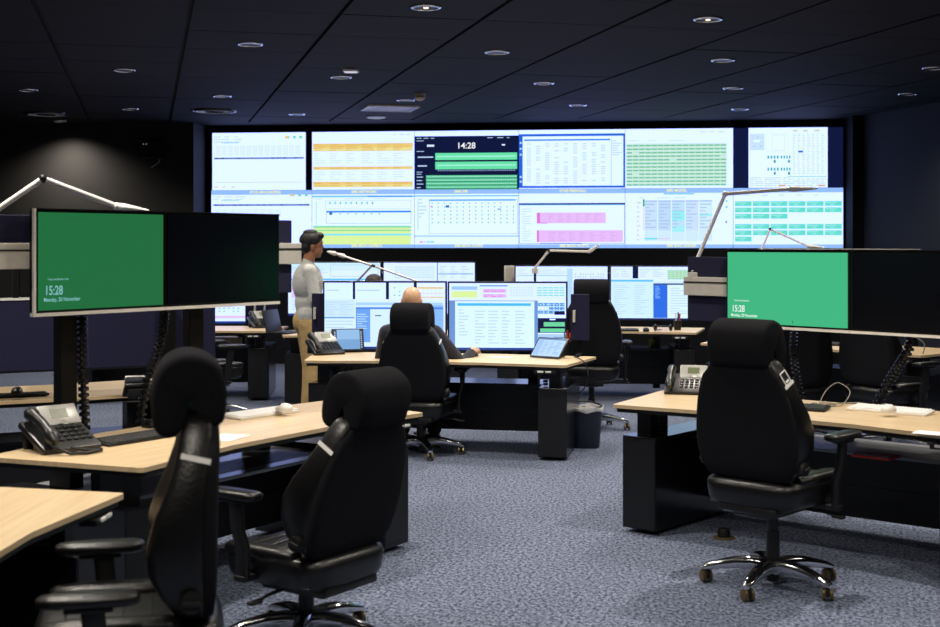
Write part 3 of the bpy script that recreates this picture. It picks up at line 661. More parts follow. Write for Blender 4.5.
        p.rect(.23, 0, .29, .22, NAV, 3); p.lines(.02, .03, .2, .2, 4, TXT, .7, 3, 2); p.lines(.31, .03, .58, .2, 5, TXT, .8, 3, 2); p.rect(.6, .06, .92, .24, C(206, 232, 190), 3); p.grid(.6, .06, .92, .24, 8, 5, C(150, 205, 160), .8, .4, 4)
        p.rect(0, .245, .45, .28, CYA, 4); p.rect(0, .28, 1, .96, C(226, 243, 250), 2); p.lines(.03, .33, .2, .9, 14, TXT, .7, 3, 1); p.lines(.25, .33, .42, .9, 14, TXT, .7, 3, 1)
        p.rect(.45, .31, .6, .96, C(50, 110, 215), 4); p.rect(.45, .31, .92, .34, C(70, 90, 140), 5); p.lines(.47, .36, .53, .6, 8, C(160, 200, 250), .9, 5, 1); p.rect(.6, .34, .92, .96, C(240, 250, 255), 4); p.lines(.63, .38, .88, .9, 11, TXT, .8, 5, 1)
        p.rect(.95, .6, 1, .75, PNK, 4); p.rect(0, .965, 1, 1, C(20, 40, 80), 6)
    elif a == 6:
        p.lines(.03, .05, .9, .3, 5, TXT, .6, 3, 5); p.grid(.05, .35, .95, .8, 18, 8, C(150, 206, 214), .4, .4, 3, .1); p.rect(0, .86, 1, .9, PNK, 4); p.rect(0, .96, 1, 1, C(30, 60, 130), 4)
    return p
def low_pair(desk, d, z, w, h, pics, labels, lx=0.0, rz=0):
    for k, s in enumerate((-1, 1)):
        v = mount(desk, lx+s*(w/2+.004), d, z)
        monitor('desk_monitor', labels[k], v, desk.rotation_euler.z+R(rz), w, h, pic_work(pics[k]), 'black')
# bald man's pair
for k, (x0, x1, Y) in enumerate(((322.5, 447, 10.98), (447.5, 567.5, 10.86))):
    X0 = (x0-470)*Y/FPX; X1 = (x1-470)*Y/FPX
    monitor('desk_monitor', ['large left monitor of the bald man, bright windows behind his head', 'large right monitor of the bald man with a green bar window'][k], ((X0+X1)/2, Y, .745), R(-2.5 if k == 0 else -3), X1-X0, .585, pic_work(k), 'black')
for k, (x0, x1, Y) in enumerate(((287, 381.5, 14.15), (382.5, 476, 14.15))):
    X0 = (x0-470)*Y/FPX; X1 = (x1-470)*Y/FPX
    monitor('desk_monitor', ['monitor behind the standing man on the back desk', 'back monitor whose top shows above the bald man'][k], ((X0+X1)/2, Y, .85), 0, X1-X0, .6, pic_work(2+k), 'black')
for k, (x0, x1, Y) in enumerate(((514.5, 608.5, 14.68), (610, 706, 14.5))):
    X0 = (x0-470)*Y/FPX; X1 = (x1-470)*Y/FPX
    monitor('desk_monitor', ['back monitor partly hidden by the empty centre chair', 'back monitor with a blue column, left of the blue panel'][k], ((X0+X1)/2, Y, .78), R(-4), X1-X0, .62, pic_work(4+k), 'black')
for k, (x0, x1, Y) in enumerate(((55, 150, 14.66), (151, 246, 14.62))):
    X0 = (x0-470)*Y/FPX; X1 = (x1-470)*Y/FPX
    monitor('desk_monitor', ['far left back monitor behind the green lock screen', 'lit back monitor beside the far phone'][k], ((X0+X1)/2, Y, .735), R(4), X1-X0, .62, pic_work(6), 'black')

# ------------------------------------------------------------------ chairs
def catmull(P, n=4):
    out = []; m = len(P)
    for i in range(m):
        p0, p1, p2, p3 = [Vector(P[(i+k) % m]) for k in (-1, 0, 1, 2)]
        for k in range(n):
            t = k/n; out.append(tuple(.5*((2*p1)+(-p0+p2)*t+(2*p0-5*p1+4*p2-p3)*t*t+(-p0+3*p1-3*p2+p3)*t**3)))
    return out
CH_ = {}
def chair_meshes():
    def reg(k, mb, m, sm=50): me = mb.mesh(k, sm); me.materials.append(MAT[m]); CH_[k] = me
    # backrest, pivot at seat level; y forward, rear face near y=-.06
    secs = [(-.02, .19, .03, -.05), (0, .22, .06, -.062), (.05, .25, .11, -.066), (.12, .268, .155, -.066), (.20, .272, .165, -.064), (.28, .264, .14, -.062), (.36, .248, .10, -.062), (.43, .226, .075, -.062), (.49, .199, .062, -.062), (.535, .174, .052, -.058), (.56, .15, .035, -.045), (.567, .10, .01, -.02)]
    def interp(z):
        for i in range(len(secs)-1):
            if secs[i][0] <= z <= secs[i+1][0]:
                t = (z-secs[i][0])/(secs[i+1][0]-secs[i][0]); t2 = t*t*(3-2*t) if False else t
                return [secs[i][k]+(secs[i+1][k]-secs[i][k])*t2 for k in (1, 2, 3)]
        return secs[-1][1:]
    def back_ring(z, hw, yf, yr, n=36):
        cy = (yf+yr)/2; hy = (yf-yr)/2; conc = max(0, min(.09, (yf-.02)*.7))
        def f(a, b):
            y = cy+b
            if b > 0: y -= conc*(1-(a/hw)**2)*(b/hy)
            return (a, y, z)
        return se_ring(hw, hy, 4.5, n, f)
    zs = [s[0] for s in secs]
    rings = [back_ring(*s) for s in secs]
    reg('backrest', MB().loft(rings), 'leather', 60)
    # fabric rear cover
    rings = []
    for z in [-.015, .0, .05, .12, .20, .28, .36, .43, .48, .515, .53]:
        hw, yf, yr = interp(z); k = .93 if 0 <= z <= .48 else .84
        w = hw*k; y0 = yr-.008; y1 = yr+.045
        rings.append(se_ring(w+.012, (y1-y0)/2, 5, 32, lambda a, b, z=z, c=(y0+y1)/2: (a, c+b, z)))
    reg('back_cover', MB().loft(rings), 'fabric', 60)
    # lower side bolsters in fabric
    # headrest: bean profile in y,z hooked over the top of the back
    HP = [(-.082, .035), (-.076, .0), (-.05, -.014), (-.018, -.004), (.008, .045), (.022, .05), (.032, .0), (.055, -.04), (.088, -.047), (.118, -.02), (.131, .05), (.125, .115), (.098, .165), (.045, .193), (-.015, .187), (-.062, .155), (-.083, .095)]
    prof = catmull(HP, 4); cy, cz = .03, .07
    rings = []
    for x, s in ((-.153, .80), (-.151, .90), (-.146, .96), (-.135, 1.0), (-.07, 1.01), (.07, 1.01), (.135, 1.0), (.146, .96), (.151, .90), (.153, .80)):
        rings.append([(x, cy+(y-cy)*s, cz+(z-cz)*s) for y, z in prof])
    reg('headrest', MB().loft(rings), 'fabric', 70)
    # seat
    mb = MB()
    mb.loft([se_ring(hx, hy, 5, 40, lambda a, b, z=z: (a, b, z)) for z, hx, hy in ((-.125, .20, .225), (-.115, .228, .25), (-.09, .243, .262), (-.03, .250, .27), (-.005, .244, .262), (.006, .225, .24))])
    reg('seat', mb, 'leather', 50)
    for s, nm in ((-1, 'l'), (1, 'r')):
        mb = MB()
        mb.loft([se_ring(.045*k, .03*k, 2.6, 16, lambda a, b, y=y: (s*.203+a, y, .006+b)) for y, k in ((-.14, .5), (-.12, .9), (0, 1), (.15, 1), (.225, .8), (.245, .45))])
        reg('side_bolster_'+nm, mb, 'leather', 60)
    mb = MB(); 
    for y in (-.06, .02, .10, .18): mb.tube([(-.17, y, .0065), (0, y, .008), (.17, y, .0065)], .0035, 6)
    reg('seat_seam', mb, 'leather', 60)
    # mechanism
    mb = MB(); mb.box((0, -.02, -.15), (.22, .34, .05), bev=.012); mb.box((0, -.02, -.175), (.12, .16, .03), bev=.008); mb.box((0, -.2, -.13), (.32, .1, .035), bev=.01)
    reg('mechanism', mb, 'plastic_black', 40)
    mb = MB(); mb.tube([(.0, .0, 0), (.14, .01, -.002), (.20, .01, -.015)], .008, 8); mb.box((.21, .01, -.016), (.06, .035, .014), bev=.005)
    reg('lever', mb, 'plastic_grip', 40)
    # gas column (top at 0, stretched by seat height)
    mb = MB(); mb.cyl((0, 0, -.16), (0, 0, -.30), .026, n=18); reg('gas_lift', mb, 'plastic_black', 40)
    mb = MB(); mb.cyl((0, 0, .11), (0, 0, .27), .034, .031, 18); mb.cyl((0, 0, .03), (0, 0, .12), .03, .032, 18); reg('column', mb, 'plastic_black', 40)
    # star base
    n = 5; mb = MB(); mb.lathe([(.035, .06), (.055, .07), (.058, .105), (.045, .125), (.03, .13)], 24); reg('base_hub', mb, 'chrome', 40)
    mb = MB(); rings = []
    for r, z, w, h in ((.035, .10, .036, .036), (.10, .108, .033, .033), (.18, .105, .031, .028), (.26, .091, .028, .021), (.315, .077, .025, .016), (.340, .068, .016, .010)):
        rings.append(se_ring(w, h, 3.2, 14, lambda a, b, r=r, z=z: (r, a, z+b)))
    mb.loft(rings); reg('base_arm', mb, 'chrome', 50)
    mb = MB()
    for s in (-1, 1):
        mb.tube([(s*.0105-.0, 0, 0)]*1+[(s*.024, 0, 0)], .029, 20)
    for s in (-1, 1):
        mb.tube([(s*.024, 0, 0), (s*.0262, 0, 0)], [.029, .024], 20)
    reg('caster_wheel', mb, 'wheel', 40)
    mb = MB(); mb.box((0, 0, .012), (.018, .05, .05), bev=.006); mb.cyl((0, .008, .02), (0, .008, .05), .009, n=10); reg('caster_stem', mb, 'plastic_black', 40)
    # arms
    for s, nm in ((-1, 'l'), (1, 'r')):
        mb = MB(); rings = []
        for y, kx, kz in ((-.135, .45, .5), (-.125, .75, .8), (-.10, .95, 1), (0, 1.0, 1.0), (.09, .92, .95), (.125, .72, .75), (.137, .4, .45)):
            rings.append(se_ring(.048*kx, .02*kz, 2.8, 20, lambda a, b, y=y: (a, y, b)))
        mb.loft(rings); reg('arm_pad_'+nm, mb, 'leather', 60)
        mb = MB(); mb.loft([se_ring(.016, .032, 4, 14, lambda a, b, z=z, y=y: (s*.315+a-s*(.02 if z < 0 else 0), b+y, z)) for z, y in ((-.15, .0), (-.02, .0), (.06, .01), (.165, .02))])
        mb.box((s*.22, 0, -.145), (.2, .06, .025), bev=.006); mb.box((s*.315, .03, .165), (.05, .13, .014), bev=.004)
        reg('arm_post_'+nm, mb, 'plastic_black', 40)
    mb = MB(); mb.cyl((.0, 0, 0), (.03, 0, 0), .034, .03, 20); mb.box((.034, 0, 0), (.012, .05, .016), bev=.004); reg('recline_knob', mb, 'plastic_grip', 40)
    mb = MB(); mb.box((0, 0, 0), (.002, .085, .016)); reg('maker_strip', mb, 'white_plastic', None)
    mb = MB()
    for y, z, dy, dz in ((0, .03, .056, .006), (0, -.03, .056, .006), (.026, 0, .006, .06), (-.026, 0, .006, .06), (-.0, -.016, .03, .01)): mb.box((0, y, z), (.002, dy, dz))
    reg('maker_badge', mb, 'white_plastic', None)
chair_meshes()
def chair(label, x, y, rz, S, recline=6, group='black control room chairs', base_rot=0, arm_dz=0.0):
    t = thing('office_chair', label, 'chair', (x, y, 0), R(rz), group)
    def part(k, loc=(0, 0, 0), rot=(0, 0, 0), parent=None, name=None): return link(name or k, CH_[k], parent or t, loc, rot)
    st = part('seat', (0, 0, S)); part('side_bolster_l', parent=st, name='side_bolster'); part('side_bolster_r', parent=st, name='side_bolster'); part('seat_seam', parent=st)
    b = part('backrest', (0, -.17, S+.03), (R(recline), 0, 0))
    part('back_cover', parent=b); part('headrest', (0, 0, .54), parent=b)
    part('recline_knob', (.245, -.0, .05), parent=b); part('recline_knob', (-.245, -.0, .05), (0, 0, PI), parent=b)
    for s in (-1, 1): part('maker_strip', (s*.2225, .0, .445), (R(12), R(s*-18), 0), parent=b)
    part('mechanism', (0, 0, S)); part('lever', (.1, .05, S-.15)); part('lever', (-.1, .0, S-.15), (0, 0, PI)); part('gas_lift', (0, 0, S)); part('column')
    for s, nm in ((-1, 'l'), (1, 'r')):
        ap = part('arm_post_'+nm, (0, .07, S+arm_dz), name='arm_post'); part('arm_pad_'+nm, (s*.315, .03, .19), parent=ap, name='arm_pad')
    hub = part('base_hub', (0, 0, 0), (0, 0, R(base_rot)-R(rz)))
    for k in range(5):
        a = 2*PI*k/5; part('base_arm', (0, 0, 0), (0, 0, a), hub)
        cr = -R(base_rot)+.3*math.sin(3*k+base_rot)
        cst = part('caster_stem', (math.cos(a)*.318, math.sin(a)*.318, .031), (0, 0, cr), hub, 'caster')
        w = part('caster_wheel', (math.cos(a)*.318, math.sin(a)*.318, .030), (0, 0, cr), hub)
    return t
rc = chair('empty black chair at the right desk, chrome star base showing', 1.455, 6.27, -43, .535, 9, base_rot=-124, arm_dz=.02)
bk = [o for o in rc.children if o.name.startswith('backrest')][0]
link('maker_badge', CH_['maker_badge'], bk, (.206, .0, .475), (R(12), R(-22), 0))
chair('black chair turned to the left desk, in front of the white keyboard', -.675, 5.38, 55, .405, 17, base_rot=-20, arm_dz=.06)
chair('nearest black chair in side view, lower left corner', -1.005, 3.86, 103, .565, 2, base_rot=10, arm_dz=-.07)
chair('black chair the bald man sits in', -.385, 10.2, -14, .43, 8, base_rot=-75, arm_dz=.05)
chair('empty black chair between the middle desk and the back monitors', 1.08, 11.6, -6, .57, 4, base_rot=54)
chair('black chair half hidden at the far left desk with phone', -2.45, 12.35, -62, .50, 4, base_rot=0)
chair('black chair under the bright green lock screen, seen side on', 2.62, 10.75, 25, .47, 4, base_rot=0)
chair('black chair under the black right monitor, behind the white mouse', 3.30, 10.35, -60, .52, 5, base_rot=40)
chair('black chair hidden behind the bald man\'s monitors', -.93, 12.45, 0, .42, 4, base_rot=0)

# ------------------------------------------------------------------ things on the desks
def wpos(px, py, z=DESK): v = on_plane(px, py, z); return (v.x, v.y, z)
PH = {}
def phone_meshes():
    def reg(k, mb, m, sm=40): me = mb.mesh(k, sm); me.materials.append(MAT[m]); PH[k] = me
    T = Matrix.Translation((0, 0, .045)) @ Matrix.Rotation(R(24), 4, 'X')
    mb = MB(); mb.box((0, 0, 0), (.215, .20, .026), T, bev=.008); reg('body', mb, 'phone_grey')
    mb = MB(); mb.box((0, .085, .03), (.18, .02, .06), bev=.005); mb.box((0, -.02, .012), (.16, .12, .02), bev=.005); reg('stand', mb, 'phone_grey')
    T2 = Matrix.Translation((.035, .075, .105)) @ Matrix.Rotation(R(48), 4, 'X')
    mb = MB(); mb.box((0, 0, 0), (.145, .085, .016), T2, bev=.006); reg('display_head', mb, 'phone_silver')
    mb = MB(); mb.box((0, .004, .0085), (.062, .038, .002), T2); reg('lcd', mb, 'phone_lcd', None)
    mb = MB()
    for r in range(4):
        for c in range(5): mb.box((-.02+.026*c, .03-.026*r, .016), (.018, .015, .006), T, bev=.002, seg=1)
    reg('keypad', mb, 'plastic_black', 40)
    mb = MB(); mb.lathe([(.014, .014), (.014, .019), (.008, .021)], 16, T @ Matrix.Translation((.04, .055, 0))); reg('navigator', mb, 'phone_silver', 40)
    mb = MB(); pts = []; rr = []
    for k in range(11):
        t = k/10; pts.append((-.078, -.105+.21*t, .042+.016*math.sin(PI*t))); rr.append(.017 if 2 < k < 8 else (.024 if k not in (0, 10) else .014))
    mb.tube(pts, rr, 14, T); reg('handset', mb, 'phone_grey', 60)
    mb = MB(); mb.tube([(-.08, -.11, .03), (-.05, -.16, .008), (.0, -.18, .007), (.06, -.165, .008), (.075, -.15, .007), (.03, -.14, .007), (-.03, -.12, .02)], .006, 8); reg('cord', mb, 'cable_black', 60)
phone_meshes()
def phone(label, px, py, rz, cord=True, scale=1.0):
    t = thing('desk_phone', label, 'phone', wpos(px, py), R(rz), 'desk phones')
    t.scale = (scale,)*3
    for k in PH:
        if k != 'cord' or cord: link(k, PH[k], t)
    return t
phone('dark desk phone with silver display on the left desk', 60, 449, 46, scale=1.3)
phone('desk phone at the left end of the bald man\'s desk', 325, 354, 28, False, 1.25)
phone('desk phone at the left tip of the right desk', 686, 393, -14, False, 1.15)
tph = phone('far desk phone beside the lit back monitor', 262, 327.5, 30, False, 1.25)
for dx in (-.03, .06): MB().tube([(dx, .1, .1), (dx+.01, .11, .2), (dx+.04, .12, .28)], .009, 6).build('antenna', 'phone_silver', tph, 60)
phone('black phone at the back of the desk behind the left monitor', 142, 397, 200, False)

def keyboard(label, px, py, rz, m, mk, w=.43, z=DESK):
    t = thing('keyboard', label, 'keyboard', wpos(px, py, z), R(rz), 'keyboards')
    T = Matrix.Rotation(R(4), 4, 'X')
    MB().box((0, 0, .011), (w, .145, .014), T, bev=.004).build('body', m, t, 40)
    kk = MB(); n = int(w/.0195)
    for r in range(5):
        for c in range(n): kk.box((-w/2+.012+(c+.5)*(w-.024)/n, -.055+.0265*r, .021), (.0155, .022, .006), T, bev=.002, seg=1)
    k = kk.build('keys', mk, t); k['kind'] = 'stuff'
    return t
def mouse(label, px, py, rz, m, z=DESK):
    t = thing('mouse', label, 'mouse', wpos(px, py, z), R(rz), 'computer mice')
    MB().loft([se_ring(.033*k, .056*k, 2.5, 22, lambda a, b, zz=zz: (a, b, zz+(.006 if b < .01 else -.004)*(zz/.03))) for zz, k in ((.001, .93), (.012, 1), (.022, .92), (.031, .68), (.035, .3))]).build('shell', m, t, 70)
    MB().cyl((-.004, .03, .029), (.004, .03, .029), .009, n=12).build('scroll_wheel', 'plastic_grip', t, 40)
    return t
keyboard('black keyboard on the left desk beside the dark phone', 136, 440, 55, 'plastic_black', 'key_black')
mouse('black mouse lying behind the black keyboard on the left desk', 150, 427.5, 50, 'plastic_black')
keyboard('white keyboard on the left desk', 262, 415, 52, 'white_plastic', 'key_white')
mouse('white mouse resting on the white keyboard, left desk', 284, 411, 52, 'white_plastic', DESK+.024)
keyboard('white keyboard on the right desk', 890, 412, -40, 'white_plastic', 'key_white', .44)
mouse('white mouse resting on the white keyboard, right desk', 889, 412, -40, 'white_plastic', DESK+.024)
keyboard('black keyboard partly hidden by the right chair', 797, 409, -30, 'plastic_black', 'key_black', .34)
keyboard('dark keyboard on the bald man\'s desk', 420, 357, -11, 'plastic_black', 'key_black')
mouse('dark mouse under the bald man\'s right hand', 474, 356.5, -15, 'plastic_black')
keyboard('dark keyboard on the back desk right of the centre chair', 618, 331, -5, 'plastic_black', 'key_black')
mouse('black mouse on the back desk right of the centre chair', 646, 331.5, -5, 'plastic_black')
keyboard('black keyboard on the desk under the right green monitor', 838, 345.5, -40, 'plastic_black', 'key_black')
mouse('black mouse on the desk under the right green monitor', 857, 350, -40, 'plastic_black')
keyboard('black keyboard on the desk with the blue privacy panel', 10, 397, 206, 'plastic_black', 'key_black')
mouse('black dome mouse on the desk with the blue privacy panel', 17, 394, 200, 'plastic_black', DESK+.03)

def sheet(label, px, py, rz, w, h, z=DESK, m='paper', name='paper_sheet'):
    o = MB().box((0, 0, .002), (w, h, .003)).build(name, m, None, loc=wpos(px, py, z), rot=(0, 0, R(rz))); return tag(o, label, 'paper')
sheet('white paper sheet on the left desk behind the side view chair', 226, 438, 70, .21, .15)
sheet('white paper corner on the right desk at the picture edge', 936, 434, -35, .2, .12)
sheet('white note on the bald man\'s desk beside his hand', 502, 357.5, -20, .22, .10)
def leaflet(label, px, py, rz, z):
    t = thing('leaflet', label, 'leaflet', wpos(px, py, z), R(rz))
    MB().box((0, 0, .006), (.21, .15, .012)).build('cover', 'red_paper', t); MB().box((0, -.045, .0125), (.17, .03, .002)).build('white_band', 'paper', t)
leaflet('red and white leaflet on the shelf under the right desk', 876, 457, -40, .518)
leaflet('red leaflet on the shelf under the left desk', 118, 476, 58, .518)
def folder(px, py):
    t = thing('document_box', 'red and black box on the shelf under the bald man\'s desk', 'box', mount(C1, -.55, .74, .518), R(-10))
    MB().box((0, 0, .02), (.26, .18, .04), bev=.004).build('lower_tray', 'plastic_black', t); MB().box((0, 0, .055), (.24, .17, .025), bev=.004).build('red_lid', 'red_plastic', t)
folder(356, 383)

# small touch panel, tablet, pens
t = thing('touch_panel', 'small tilted touch screen by the bald man\'s phone', 'touch screen', wpos(348, 352.5), R(14))
Tt = Matrix.Translation((0, 0, .11)) @ Matrix.Rotation(R(-20), 4, 'X')
MB().box((0, .012, 0), (.27, .02, .19), Tt, bev=.006).build('case', 'plastic_black', t, 40)
p = Pic(C(150, 185, 214)); p.rect(.0, 0, .13, 1, C(20, 26, 40), 1); p.rect(.9, 0, 1, 1, C(20, 26, 40), 1); p.grid(.02, .08, .11, .95, 1, 10, C(190, 205, 220), .6, .5, 2); p.grid(.91, .08, .99, .95, 1, 8, C(190, 205, 220), .6, .5, 2); p.rect(.13, .5, .9, 1, C(120, 160, 196), 1)
o = p.build(.25, .17, t, 'screen', 0, 0); o.matrix_local = Tt @ Matrix.Translation((0, .0005, -.085))
MB().box((0, .06, .012), (.16, .12, .022), bev=.006).build('foot', 'plastic_black', t, 40); MB().tube([(0, .05, .02), (0, .045, .1)], .015, 10).build('neck', 'plastic_black', t, 60)
t = thing('tablet', 'tilted tablet on the right end of the bald man\'s desk', 'tablet', wpos(549, 358), R(-38))
Tt = Matrix.Translation((0, 0, .085)) @ Matrix.Rotation(R(-42), 4, 'X')
MB().box((0, .007, 0), (.29, .012, .2), Tt, bev=.004).build('case', 'plastic_black', t, 40)
p = Pic(C(206, 224, 244)); p.rect(0, 0, 1, .08, C(120, 150, 190), 1); p.rect(.02, .1, .22, .95, C(176, 200, 230), 1); p.lines(.26, .14, .95, .9, 9, C(150, 175, 210), .8, 2, 3)
o = p.build(.265, .175, t, 'screen', 0, 0); o.matrix_local = Tt @ Matrix.Translation((0, .0005, -.0875))
MB().box((0, .07, .02), (.14, .12, .035), bev=.006).build('stand', 'plastic_black', t, 40)
def pen_cup(label, px, py, cols, group, loc=None):
    loc = loc or wpos(px, py); t = thing('pen_cup', label, 'pen cup', loc, 0)
    MB().lathe([(.036, 0), (.042, .1)], 18).build('cup', 'plastic_black', t, 40)
    for k, m in enumerate(cols):
        a = 2.4*k; x = .02*math.cos(a); y = .02*math.sin(a)
        q = tag(MB().tube([(x*.5, y*.5, .02), (x*1.3, y*1.3, .17+.01*(k % 3))], .007, 8).build('pen', m, None, 60, loc=loc), '%s pen standing in the cup %s' % (m.split('_')[0], group), 'pen', 'pens '+group)
pen_cup('black pen cup behind the tablet', 567, 353.5, ['orange_plastic', 'green_plastic', 'red_plastic'], 'behind the tablet')
pen_cup('black pen cup on the back desk below the blue panel', 690, 333, ['red_plastic', 'white_plastic', 'blue_plastic', 'green_plastic'], 'below the blue panel', mount(C3, .86, .30, DESK))
t = thing('cup', 'small yellow cup on the shelf of the back desk', 'cup', mount(C3, .62, .72, .518), 0)
MB().lathe([(.03, 0), (.038, .085), (.036, .085), (.028, .006)], 18).build('cup_wall', 'yellow_cup', t, 40); MB().tube([(.036, 0, .065), (.06, 0, .06), (.06, 0, .03), (.033, 0, .022)], .006, 8).build('handle', 'yellow_cup', t, 60)
def headset(label, px, py, z, rz, loc=None):
    t = thing('headset', label, 'headset', loc or wpos(px, py, z), R(rz))
    MB().tube([(-.08, 0, .035), (-.07, .06, .04), (0, .09, .045), (.07, .06, .04), (.08, 0, .035)], .008, 8).build('headband', 'plastic_black', t, 60)
    for s in (-1, 1): MB().ball((s*.08, -.01, .035), (.02, .036, .036)).build('ear_pad', 'leather', t, 60)
    MB().tube([(-.08, -.03, .03), (-.06, -.1, .02), (-.01, -.12, .02)], .004, 6).build('microphone_boom', 'plastic_black', t, 60)
headset('black headset on the shelf of the back desk', 630, 350, .518, 30, mount(C3, .3, .70, .518))
headset('black headset on the back desk beside the pens', 681, 335, DESK, -10, mount(C3, .70, .16, DESK))

# ------------------------------------------------------------------ lamps
def arm_lamp(label, pts, rad, head_dir, head_len=.16, pole=True):
    pts = [Vector(p) for p in pts]; o = pts[0]
    t = thing('desk_lamp', label, 'lamp', o, 0, 'jointed desk lamps')
    P = [p-o for p in pts]
    MB().box((0, 0, -.03), (.06, .06, .06), bev=.008).build('clamp', 'aluminium', t, 40)
    if pole: MB().tube([(0, 0, -.05), (0, 0, -o.z+.02)], .014, 10).build('pole', 'post_black', t, 60); MB().lathe([(.1, -o.z), (.1, -o.z+.012), (.03, -o.z+.025)], 20).build('foot', 'post_black', t, 40)
    for k in range(len(P)-1):
        MB().tube([P[k], P[k+1]], rad, 12).build('arm', 'lamp_metal', t, 60)
    for k in range(1, len(P)): MB().ball(P[k], (rad*1.5,)*3, nu=12, nv=8).build('joint', 'plastic_black' if k == 1 else 'lamp_metal', t, 60)
    h = Vector(head_dir).normalized(); a = P[-1]; sd = h.cross(Vector((0, 0, 1))).normalized(); up = sd.cross(h)
    rings = []
    for s, w, hh in ((0, .018, .016), (.15, .03, .022), (.5, .038, .016), (.85, .03, .010), (1, .016, .005)):
        rings.append([a+h*head_len*s+sd*w*math.cos(q)+up*hh*math.sin(q) for q in [2*PI*i/14 for i in range(14)]])
    hd = MB().loft(rings).build('lamp_head', 'lamp_metal', t, 60)
    return t
def ray(px, py, Y): return Vector(((px-470)*Y/FPX, Y, EYE-(py-HOR)*Y/FPX))
arm_lamp('large silver arm lamp reaching over the left green monitor', [ray(-52, 243, 6.35), ray(43, 178.5, 6.5), ray(117, 206.5, 6.65)], .015, (.9, .2, -.12), .16)
p0 = mount(R1, -1.24, 1.165, 1.46)
lp = arm_lamp('silver arm lamp on the rail left of the bright green monitor', [p0, ray(696, 262, 8.62), ray(725, 194, 8.7), ray(790, 189, 8.9)], .013, (.95, .2, .03), .2, False)
arm_lamp('thin arm lamp behind the right green monitor', [ray(757, 260, 12.6), ray(770, 229, 12.6), ray(808, 246, 12.5)], .010, (.95, -.1, -.12), .16)
arm_lamp('crossed arm lamp above the bald man\'s left monitor', [ray(352, 287, 11.2), ray(372, 265.5, 11.2), ray(336, 254, 11.1)], .009, (-.9, -.1, .25), .08)
arm_lamp('short arm lamp above the bald man\'s head level', [ray(425, 284, 11.3), ray(374, 266, 11.3), ray(345, 256.5, 11.3)], .009, (-.9, 0, .28), .1)
arm_lamp('low bent arm lamp over the centre back monitor', [ray(535, 268, 14.3), ray(549, 250.5, 14.2), ray(589, 251.5, 14.0)], .013, (.85, -.2, .55), .14)
t = thing('desk_speaker', 'cream slatted speaker box beside the back monitor', 'speaker', (ray(509.5, 283, 14.95).x, 14.95, 0), 0)
MB().box((0, 0, 1.27), (.12, .09, .24), bev=.006).build('case', 'paper', t, 40); MB().box((0, .01, .58), (.05, .05, 1.16)).build('stem', 'plastic_black', t)
for k in range(5): MB().box((-.036+.018*k, -.047, 1.27), (.006, .006, .2)).build('slat', 'aluminium', t)

# ------------------------------------------------------------------ cable spines, loose cables
def spine(label, pts, r=.026):
    pts = [Vector(p) for p in pts]; o = Vector((pts[-1].x, pts[-1].y, pts[-1].z)); P = [p-o for p in pts]
    # resample
    fine = []
    for i in range(len(P)-1):
        p0, p1, p2, p3 = P[max(i-1, 0)], P[i], P[i+1], P[min(i+2, len(P)-1)]
        for k in range(20):
            s = k/20; fine.append(.5*((2*p1)+(-p0+p2)*s+(2*p0-5*p1+4*p2-p3)*s*s+(-p0+3*p1-3*p2+p3)*s**3))
    fine.append(P[-1])
    t = thing('cable_spine', label, 'cable', o, 0, 'black cable spines')
    MB().tube(fine, r*.55, 8).build('core', 'cable_black', t, 60)
    L = 0; last = fine[0]; links = MB()
    for a, b in zip(fine, fine[1:]):
        L += (b-a).length
        if L >= .021:
            L = 0; d = (b-a).normalized(); links.cyl(b-d*.007, b+d*.007, r, n=10)
    k = links.build('vertebrae', 'console_black', t, 50); k['kind'] = 'stuff'
def sp(desk, x, d, z): return local_to_world(desk, (x, d, z))
spine('ribbed cable spine beside the left monitor post', [sp(L1, -.45, .9, 1.38), sp(L1, -.45, .9, 1.15), sp(L1, -.43, .91, .85), sp(L1, -.40, .92, .55)])
spine('ribbed cable spine right of the left monitor post, by the black mouse', [sp(L1, .10, .9, 1.36), sp(L1, .07, .9, 1.15), sp(L1, -.02, .92, .9), sp(L1, -.06, .93, .56)])
spine('ribbed cable spine below the bright green monitor', [sp(R1, -.45, 1.02, 1.2), sp(R1, -.46, 1.02, 1.0), sp(R1, -.42, .99, .82), sp(R1, -.34, .97, .56)])
spine('ribbed cable spine below the black right monitor, leaning left', [sp(R1, .26, 1.02, 1.2), sp(R1, .25, 1.02, 1.05), sp(R1, .14, 1.0, .85), sp(R1, .0, .98, .56)], .03)
def cable(label, pts, m, r=.004):
    pts = [Vector(p) for p in pts]; o = pts[0].copy()
    q = []
    P = [p-o for p in pts]
    for i in range(len(P)-1):
        p0, p1, p2, p3 = P[max(i-1, 0)], P[i], P[i+1], P[min(i+2, len(P)-1)]
        for k in range(8):
            s = k/8; q.append(.5*((2*p1)+(-p0+p2)*s+(2*p0-5*p1+4*p2-p3)*s*s+(-p0+3*p1-3*p2+p3)*s**3))
    q.append(P[-1])
    return tag(MB().tube(q, r, 8).build('cable', m, None, 70, loc=o), label, 'cable')
D = lambda px, py, dz=.006: Vector(wpos(px, py))+Vector((0, 0, dz))
cable('white cable lying behind the white keyboard, right desk', [D(818, 407), D(838, 404.5), D(860, 404), D(876, 407), D(886, 409, .03)], 'cable_white', .0035)
cable('thin cable loop standing on the right desk', [D(818, 408), D(826, 403, .07), D(838, 400, .10), D(850, 402, .06), D(842, 406), D(830, 407)], 'cable_white', .003)
cable('tangle of light cables beside the hidden keyboard', [D(806, 407), D(815, 404), D(826, 408), D(836, 405), D(822, 404), D(812, 408)], 'cable_white', .0035)
